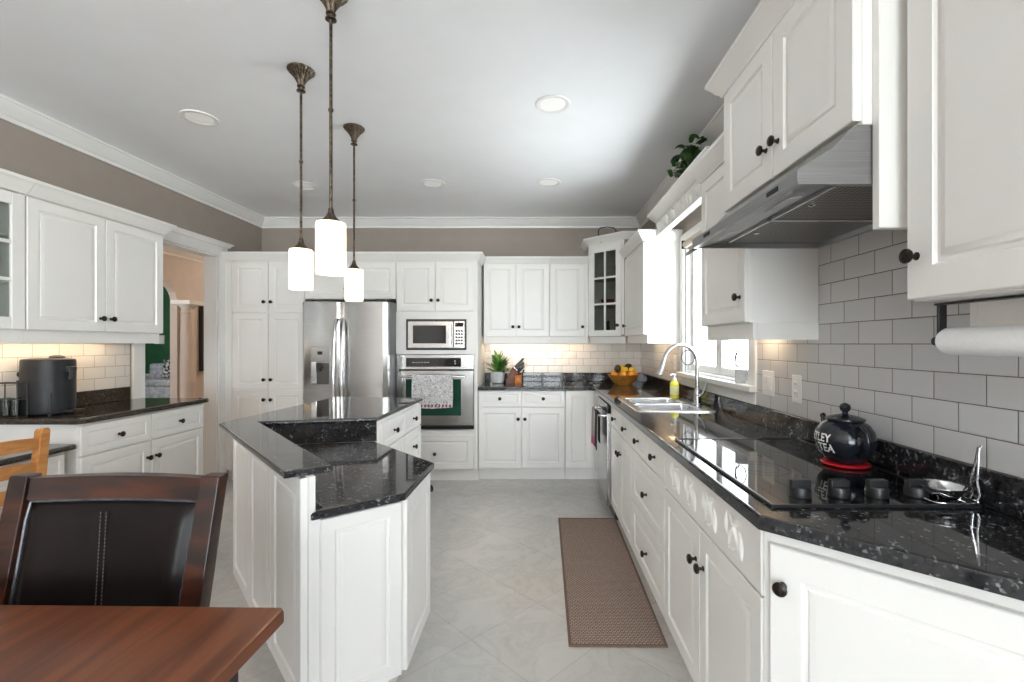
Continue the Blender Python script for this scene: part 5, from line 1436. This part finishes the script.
pendant((-1.172, 2.31, CEIL), 'bronze pendant light hanging left of the other two', p1)
pendant((-1.152, 2.927, CEIL), 'bronze pendant light hanging right and farthest away', p1)

# recessed ceiling lights
def recessed(loc, label, first=None):
    if first: return dup(first, loc, label=label)
    t = thing('recessed_light', label, 'ceiling light', loc, 0, 'recessed ceiling lights')
    bm = B()
    lathe(bm, [(0.098, 0.0), (0.100, -0.004), (0.096, -0.007), (0.080, -0.007), (0.074, -0.003), (0.070, 0.0)], (0, 0, 0), 40); obj('trim_ring', bm, TRIM, t)
    bm = B(); lathe(bm, [(0.072, -0.001), (0.072, -0.003), (0.03, -0.0045), (0, -0.0045)], (0, 0, 0), 32); obj('lens', bm, LENS, t)
    return t
r1_ = recessed((-2.03, 2.80, CEIL), 'white round ceiling light nearest the left wall crown')
recessed((0.088, 2.64, CEIL), 'white round ceiling light in the upper right of the ceiling', r1_)
recessed((-2.0, 4.00, CEIL), 'white round ceiling light partly behind the left pendant rod', r1_)
recessed((-0.883, 3.94, CEIL), 'white round ceiling light above the oven tower', r1_)
recessed((0.097, 3.92, CEIL), 'white round ceiling light above the back wall cabinets', r1_)

# ------------------------------------------------------------------ rug
def rug_mat():
    m = mat('woven_brown_rug', (0.30, 0.2, 0.16), 0.95)
    nt = m.node_tree; L = nt.links; b = bsdf(m)
    oc = objcoord(nt)
    br = nd(nt, 'ShaderNodeTexBrick', offset=0.5)
    br.inputs['Scale'].default_value = 1; br.inputs['Brick Width'].default_value = 0.018; br.inputs['Row Height'].default_value = 0.012
    br.inputs['Mortar Size'].default_value = 0.0028; br.inputs['Mortar Smooth'].default_value = 0.6
    br.inputs['Color1'].default_value = (0.46, 0.36, 0.30, 1); br.inputs['Color2'].default_value = (0.40, 0.30, 0.25, 1); br.inputs['Mortar'].default_value = (0.14, 0.085, 0.065, 1)
    L.new(oc, br.inputs['Vector']); L.new(br.outputs['Color'], b.inputs['Base Color'])
    bp = nd(nt, 'ShaderNodeBump'); bp.inputs['Strength'].default_value = 0.8; bp.inputs['Distance'].default_value = 0.003; bp.invert = True
    L.new(br.outputs['Fac'], bp.inputs['Height']); L.new(bp.outputs[0], b.inputs['Normal'])
    return m
t = thing('floor_rug', 'brown woven runner rug on the floor beside the sink cabinets', 'rug', (0.362, 2.77, 0.0), R(-0.8))
bm = B(); box(bm, -0.205, 0.205, -0.735, 0.735, 0.0005, 0.007, 0.002); obj('weave', bm, rug_mat(), t)
bm = B()
RB = mat('brown_rug_binding', (0.17, 0.11, 0.085), 0.9); noise_col(RB, (0.15, 0.095, 0.07), (0.19, 0.125, 0.1), 60)
for a, b, c, d in ((-0.216, 0.216, -0.746, -0.732), (-0.216, 0.216, 0.732, 0.746), (-0.216, -0.203, -0.732, 0.732), (0.203, 0.216, -0.732, 0.732)): box(bm, a, b, c, d, 0.0005, 0.009, 0.002)
obj('binding', bm, RB, t)

# ------------------------------------------------------------------ dining table and chairs
t = thing('dining_table', 'reddish-brown wooden dining table in the left foreground', 'table', (0, 0, 0), R(-1.0))
bm = B(); slab(bm, [(-1.75, -0.65), (-0.553, -0.65), (-0.553, 0.975), (-0.563, 0.985), (-1.75, 0.985)], 0.728, 0.76, 0.006, bb=0.006)
obj('tabletop', bm, TABLEW, t)
bm = B(); box(bm, -1.68, -0.63, 0.905, 0.925, 0.63, 0.728); box(bm, -0.655, -0.635, -0.56, 0.905, 0.63, 0.728); box(bm, -1.68, -1.66, -0.56, 0.905, 0.63, 0.728); box(bm, -1.68, -0.63, -0.58, -0.56, 0.63, 0.728); obj('apron', bm, DARKW, t)
for x, y in ((-0.66, 0.89), (-1.65, 0.89), (-0.66, -0.54), (-1.65, -0.54)):
    bm = B(); loft(bm, [[(x-s, y-s, z), (x+s, y-s, z), (x+s, y+s, z), (x-s, y+s, z)] for s, z in ((0.024, 0), (0.040, 0.62), (0.040, 0.728))]); obj('leg', bm, DARKW, t)

# leather dining chair, facing the table
t = thing('dining_chair', 'dark wooden dining chair with a stitched black leather back', 'chair', (-1.083, 1.10, 0))
lean = 0.11                       # backrest leans away from the camera
def by(z): return 0.0 + lean*max(0, z-0.45)/0.53
def post(x0, x1, zt):
    bm = B(); rings = []
    for z, s in ((0.0, 0.020), (0.40, 0.026), (0.50, 0.027), (0.75, 0.026), (zt, 0.024)):
        k = z/zt; x = x0+(x1-x0)*k; y = by(z)+(0.05*(1-z/0.45) if z < 0.45 else 0)
        rings.append([(x-s, y-s*0.8, z), (x+s, y-s*0.8, z), (x+s, y+s*0.8, z), (x-s, y+s*0.8, z)])
    loft(bm, rings)
    bmesh.ops.bevel(bm, geom=bm.edges[:], offset=0.004, segments=2, affect='EDGES', profile=0.5)
    return obj('rear_leg', bm, DARKW, t)
post(-0.225, -0.245, 0.982); post(0.225, 0.245, 0.982)
bm = B(); rings = []
for i in range(13):
    u = i/12; x = -0.245+0.490*u; c = 0.020*math.sin(PI*u)
    rings.append([(x, by(0.92)+c-0.013, 0.922), (x, by(0.97)+c-0.013, 0.974+0.003*math.sin(PI*u)), (x, by(0.97)+c+0.013, 0.974+0.004*math.sin(PI*u)), (x, by(0.92)+c+0.013, 0.922)])
loft(bm, rings); obj('top_rail', bm, DARKW, t)
bm = B(); obox(bm, (0, by(0.50), 0.50), (1, 0, 0), (0, 1, 0.2), (0, -0.2, 1), 0.47, 0.022, 0.06, 0.003); obj('lower_rail', bm, DARKW, t)
# padded back panel
bm = B(); nx, nz = 24, 20; fr_ = []; bk = []
for j in range(nz+1):
    v = j/nz; z = 0.535+0.382*v; row = []; rb = []
    hw = 0.200+0.014*v
    for i in range(nx+1):
        u = i/nx; x = (2*u-1)*hw
        c = 0.020*math.sin(PI*u)
        e = min(u, 1-u)*2*hw; e2 = min(v, 1-v)*0.382
        puff = 0.020*min(1, (e/0.035))**0.5*min(1, (e2/0.035))**0.5
        seam = 0.006*math.exp(-((x-0.0+0.05*(v-0.5))/0.006)**2)
        row.append(bm.verts.new((x, by(z)+c-0.004-puff+seam, z))); rb.append(bm.verts.new((x, by(z)+c+0.012, z)))
    fr_.append(row); bk.append(rb)
for j in range(nz):
    for i in range(nx):
        bm.faces.new((fr_[j][i], fr_[j][i+1], fr_[j+1][i+1], fr_[j+1][i])); bm.faces.new((bk[j][i], bk[j+1][i], bk[j+1][i+1], bk[j][i+1]))
for i in range(nx):
    bm.faces.new((fr_[0][i], bk[0][i], bk[0][i+1], fr_[0][i+1])); bm.faces.new((fr_[nz][i], fr_[nz][i+1], bk[nz][i+1], bk[nz][i]))
for j in range(nz):
    bm.faces.new((fr_[j][0], fr_[j+1][0], bk[j+1][0], bk[j][0])); bm.faces.new((fr_[j][nx], bk[j][nx], bk[j+1][nx], fr_[j+1][nx]))
pad = obj('back_pad', bm, LEATHER, t, smooth=50)
bm = B()
STITCH = mat('grey_stitching', (0.11, 0.09, 0.08), 0.6); noise_col(STITCH, (0.09, 0.075, 0.07), (0.13, 0.11, 0.10), 200)
for s in (-0.007, 0.007):
    for k in range(40):
        v = 0.05+0.9*k/40; z = 0.535+0.382*v; x = s-0.05*(v-0.5); 
        c = 0.020*math.sin(PI*(x/0.43+0.5)); y = by(z)+c-0.0250
        obox(bm, (x, y, z), (1, 0, 0), (0, 1, 0), (-0.13, 0.2, 1), 0.0016, 0.0016, 0.006)
for k in range(50):
    x = -0.185+0.37*k/49; z = 0.585; v = (z-0.535)/0.365; c = 0.020*math.sin(PI*(x/0.43+0.5)); obox(bm, (x, by(z)+c-0.0246, z), (1, 0, 0), (0, 1, 0), (0, 0, 1), 0.005, 0.0016, 0.0016)
obj('stitching', bm, STITCH, pad)
# piping round the pad
bm = B(); pts = []
def pp(x, z): return (x, by(z)+0.020*math.sin(PI*(x/0.46+0.5))-0.010, z)
for k in range(13): pts.append(pp(-0.210+0.42*k/12*1.03, 0.918))
for k in range(1, 10): pts.append(pp(0.216-0.014*k/9, 0.918-0.385*k/9))
for k in range(1, 13): pts.append(pp(0.202-0.404*k/12, 0.533))
for k in range(1, 9): pts.append(pp(-0.202-0.012*k/9, 0.533+0.385*k/9))
tube(bm, pts, 0.0045, 8, closed=True)
PIPE = mat('grey_black_piping', (0.05, 0.05, 0.055), 0.25); noise_col(PIPE, (0.04, 0.04, 0.045), (0.07, 0.07, 0.075), 40); obj('piping', bm, PIPE, pad)
bm = B(); rings = []
for ins, z in ((0.02, 0.43), (0.0, 0.445), (0.0, 0.475), (0.02, 0.49), (0.08, 0.495)):
    rings.append([Vector(p) for p in rr2(-0.235+ins, 0.235-ins, -0.43+ins, -0.025-ins, z, 0.03)])
loft(bm, rings); obj('seat', bm, LEATHER, t)
bm = B(); box(bm, -0.215, 0.215, -0.41, -0.395, 0.37, 0.43); box(bm, -0.225, -0.21, -0.40, -0.02, 0.37, 0.43); box(bm, 0.21, 0.225, -0.40, -0.02, 0.37, 0.43); obj('seat_frame', bm, DARKW, t)
for x in (-0.205, 0.205):
    bm = B(); loft(bm, [[(x-s, -0.395-s, z), (x+s, -0.395-s, z), (x+s, -0.395+s, z), (x-s, -0.395+s, z)] for s, z in ((0.017, 0), (0.024, 0.43))]); obj('front_leg', bm, DARKW, t)

# pine ladder-back chair at the desk (faces the desk, -x)
t = thing('desk_chair', 'orange pine ladder-back chair pulled up to the desk', 'chair', (-2.355, 1.975, 0))
PW = 0.40
def pby(z): return 0.045*max(0, z-0.45)/0.47
for y in (-PW/2, PW/2):
    bm = B(); rings = []
    for z, s in ((0, 0.017), (0.44, 0.019), (0.70, 0.019), (0.915, 0.018), (0.928, 0.014)):
        x = pby(z)+(0.03*(1-z/0.44) if z < 0.44 else 0); rings.append([(x-s, y-s*1.15, z), (x+s, y-s*1.15, z), (x+s, y+s*1.15, z), (x-s, y+s*1.15, z)])
    loft(bm, rings); bmesh.ops.bevel(bm, geom=bm.edges[:], offset=0.003, segments=2, affect='EDGES', profile=0.5); obj('rear_leg', bm, PINE, t)
for z0, z1, arch in ((0.835, 0.885, 0.014), (0.725, 0.775, 0.012), (0.615, 0.665, 0.012)):
    bm = B(); rings = []
    for k in range(13):
        u = k/12; y = -PW/2+0.018+(PW-0.036)*u; c = 0.018*math.sin(PI*u); a = arch*math.sin(PI*u)
        x = pby((z0+z1)/2)+c; rings.append([(x-0.009, y, z0+a*0.4), (x+0.009, y, z0+a*0.4), (x+0.009, y, z1+a), (x-0.009, y, z1+a)])
    loft(bm, rings); obj('slat', bm, PINE, t)
bm = B(); box(bm, -0.40, 0.02, -PW/2-0.01, PW/2+0.01, 0.452, 0.474, 0.005, 2); obj('seat', bm, PINE, t)
bm = B(); box(bm, -0.37, -0.355, -0.17, 0.17, 0.39, 0.452); box(bm, -0.36, 0.0, -0.188, -0.172, 0.39, 0.452); box(bm, -0.36, 0.0, 0.172, 0.188, 0.39, 0.452); box(bm, -0.005, 0.010, -0.17, 0.17, 0.39, 0.452); obj('seat_frame', bm, PINE, t)
for y in (-0.18, 0.18):
    bm = B(); box(bm, -0.385, -0.35, y-0.018, y+0.018, 0, 0.452, 0.003); obj('front_leg', bm, PINE, t)
bm = B()
for y in (-0.18, 0.18): box(bm, -0.35, 0.02, y-0.008, y+0.008, 0.18, 0.21, 0.002)
box(bm, -0.19, -0.17, -0.172, 0.172, 0.182, 0.208, 0.002); obj('stretcher', bm, PINE, t)

# ------------------------------------------------------------------ rooms beyond the doorway
PEACH = mat('peach_wall_paint', (0.60, 0.50, 0.42), 0.6); noise_col(PEACH, (0.585, 0.485, 0.41), (0.615, 0.515, 0.43), 6)
GREENP = mat('dark_green_wall_paint', (0.025, 0.115, 0.055), 0.5); noise_col(GREENP, (0.022, 0.105, 0.048), (0.03, 0.13, 0.062), 6)
AXW = -5.2
def arch_wall(bm, x0, x1, y0, y1, z1, ay0, ay1, spring, rise):
    """wall normal to x with an elliptical arched opening"""
    n = 20; cy = (ay0+ay1)/2; hw = (ay1-ay0)/2
    prof = [(ay0, 0)]+[(cy-hw*math.cos(PI*k/n), spring+rise*math.sin(PI*k/n)) for k in range(n+1)]+[(ay1, 0)]
    box(bm, x0, x1, y0, ay0, 0, z1); box(bm, x0, x1, ay1, y1, 0, z1)
    for (ya, za), (yb_, zb) in zip(prof[1:-1], prof[2:-1]):
        v = [bm.verts.new(p) for p in ((x0, ya, za), (x0, yb_, zb), (x0, yb_, z1), (x0, ya, z1), (x1, ya, za), (x1, yb_, zb), (x1, yb_, z1), (x1, ya, z1))]
        for f in ((0, 1, 2, 3), (7, 6, 5, 4), (0, 4, 5, 1), (2, 6, 7, 3), (1, 5, 6, 2), (0, 3, 7, 4)): bm.faces.new([v[i] for i in f])
bm = B(); arch_wall(bm, AXW-0.10, AXW, 3.0, 10.7, CEIL, 5.25, 6.72, 1.95, 0.36)
struct('wall_hall', bm, PEACH)
bm = B(); box(bm, AXW-0.10, WL-T, 10.7, 10.8, 0, CEIL); struct('wall_hall_end', bm, PEACH)
bm = B(); box(bm, HX, AXW-0.10, 10.7, 10.8, 0, CEIL); struct('wall_green_end', bm, GREENP)
bm = B(); wall_with_holes(bm, 'y', 2.88, 3.0, HX, WL-T, 0, CEIL, [(-8.4, -7.0, 0.9, 2.2)]); struct('wall_hall_near', bm, PEACH)  # unseen opening added to let sky light into the green room
bm = B(); box(bm, HX-0.1, HX, 2.88, 10.8, 0, CEIL); struct('wall_green_room', bm, GREENP)
bm = B(); box(bm, WL-T, WL-T+0.01, WB+T, 10.7, 0, CEIL); struct('wall_hall_side', bm, PEACH)
portal((-7.7, 2.87, 1.55), (PI/2, 0, 0), 1.4, 1.3)
bm = B(); sweep(bm, [(AXW, 3.0), (AXW, 10.7)], CROWN, z=CEIL-0.10); struct('trim_2', bm, CREAM)
t = thing('hall_column', 'peach classical column with a capital beside the hall archway', 'column', (AXW+0.09, 6.80, 0))
bm = B(); lathe(bm, [(0.088, 0.16), (0.092, 0.30), (0.090, 0.9), (0.080, 1.76), (0.086, 1.765), (0.086, 1.785), (0.078, 1.79), (0.078, 1.84)], (0, 0, 0), 32); obj('shaft', bm, PEACH, t)
bm = B(); box(bm, -0.12, 0.12, -0.12, 0.12, 0, 0.10, 0.004); lathe(bm, [(0.115, 0.10), (0.118, 0.12), (0.100, 0.14), (0.096, 0.16)], (0, 0, 0), 32); obj('base', bm, CREAM, t)
bm = B(); lathe(bm, [(0.078, 1.84), (0.10, 1.86), (0.115, 1.88), (0.118, 1.89)], (0, 0, 0), 32); box(bm, -0.13, 0.15, -0.15, 0.15, 1.89, 1.95, 0.004); obj('capital', bm, CREAM, t)
t = thing('framed_picture', 'tall dark-framed picture on the hall wall seen through the doorway', 'picture', (AXW+0.002, 7.20, 0))
bm = B()
for a, b, c, d in ((0, 0.14, 0.90, 0.95), (0, 0.14, 1.85, 1.90)): box(bm, 0, 0.05, -0.05, 0.55, c, d, 0.003)
box(bm, 0, 0.05, -0.05, 0.0, 0.95, 1.85, 0.003); box(bm, 0, 0.05, 0.50, 0.55, 0.95, 1.85, 0.003); obj('frame', bm, BLACKP, t)
bm = B(); box(bm, 0, 0.02, 0.0, 0.50, 0.95, 1.85); PIC = mat('dim_abstract_print', (0.2, 0.13, 0.1), 0.4); noise_col(PIC, (0.06, 0.04, 0.04), (0.35, 0.24, 0.18), 6); obj('print', bm, PIC, t)
# sofa in the green room
t = thing('sofa', 'grey and white patterned sofa in the green room beyond the archway', 'sofa', (-7.7, 10.2, 0), 0)
SOFA = mat('pale_blue_grey_fabric', (0.42, 0.45, 0.52), 0.9); noise_col(SOFA, (0.40, 0.44, 0.54), (0.72, 0.74, 0.80), 14)
bm = B(); box(bm, -1.0, 1.0, -0.45, 0.40, 0.12, 0.42, 0.03, 3); obj('base', bm, SOFA, t)
for x in (-0.41, 0.41):
    bm = B(); box(bm, x-0.40, x+0.40, -0.45, 0.22, 0.42, 0.56, 0.04, 3); obj('seat_cushion', bm, SOFA, t)
bm = B(); box(bm, -1.0, 1.0, 0.22, 0.45, 0.42, 0.88, 0.05, 3); obj('backrest', bm, SOFA, t)
for s in (-1, 1):
    bm = B(); box(bm, s*0.83, s*1.03, -0.45, 0.42, 0.42, 0.66, 0.05, 3); obj('armrest', bm, SOFA, t)
    for y in (-0.38, 0.35):
        bm = B(); cyl(bm, (s*0.93, y, 0), (s*0.93, y, 0.12), 0.02, 0.025, 10); obj('leg', bm, DARKW, t)
PATT = mat('patterned_cushion_fabric', (0.5, 0.5, 0.5), 0.9); noise_col(PATT, (0.04, 0.05, 0.07), (0.75, 0.75, 0.76), 22, 2, lo=0.46, hi=0.54)
def cushion(loc, rz, label):
    bm = B(); rings = []
    for k in range(9):
        v = k/8*2-1; th = 0.07*math.sqrt(max(0, 1-v*v))+0.004
        rings.append([Vector((x_, y_*1.0, 0.20*v)) for x_, y_ in ((-0.20, 0), (-0.12, -th), (0, -th*1.2), (0.12, -th), (0.20, 0), (0.12, th), (0, th*1.2), (-0.12, th))])
    loft(bm, rings)
    o = obj('cushion', bm, PATT, label=label, cat='cushion', smooth=70); o.location = loc; o.rotation_euler = (-0.2, 0, rz)
cushion((-8.05, 10.27, 0.775), 0.1, 'black and white cushion at the left end of the patterned sofa')
cushion((-7.62, 10.27, 0.775), -0.1, 'black and white cushion in the middle of the patterned sofa')
t = thing('small_framed_print', 'small white-framed print on the green wall beyond the archway', 'picture', (-8.78, 10.698, 0), -PI/2)
bm = B(); box(bm, 0, 0.03, 0, 0.22, 1.32, 1.52, 0.003); obj('frame', bm, PLASTW, t)
bm = B(); box(bm, 0.028, 0.032, 0.03, 0.19, 1.35, 1.49); obj('print', bm, PAPER, t)
# small side lamp table clutter is out of view

# unseen lamps added to brighten the hall and the green room
DOME = mat('added_dome_glow', (0.9, 0.88, 0.84), 0.4, emit=(1.0, 0.86, 0.72), estr=46)
def dome(loc, label):
    t = thing('added_dome_light', label, 'ceiling light', loc)
    bm = B(); lathe(bm, [(0.17, 0), (0.17, -0.02), (0.155, -0.025), (0.0, -0.025)], (0, 0, 0), 32); obj('base_ring', bm, BRONZE, t)
    bm = B(); lathe(bm, [(0.15, -0.026), (0.145, -0.06), (0.11, -0.10), (0.05, -0.125), (0, -0.13)], (0, 0, 0), 32); obj('glass_dome', bm, DOME, t)
dome((-4.1, 4.9, CEIL), 'unseen dome lamp added to brighten the hall just beyond the doorway')
dome((-4.1, 7.9, CEIL), 'unseen dome lamp added to brighten the hall near its far end')
dome((-7.3, 9.0, CEIL), 'unseen dome lamp added to brighten the green room above the sofa')
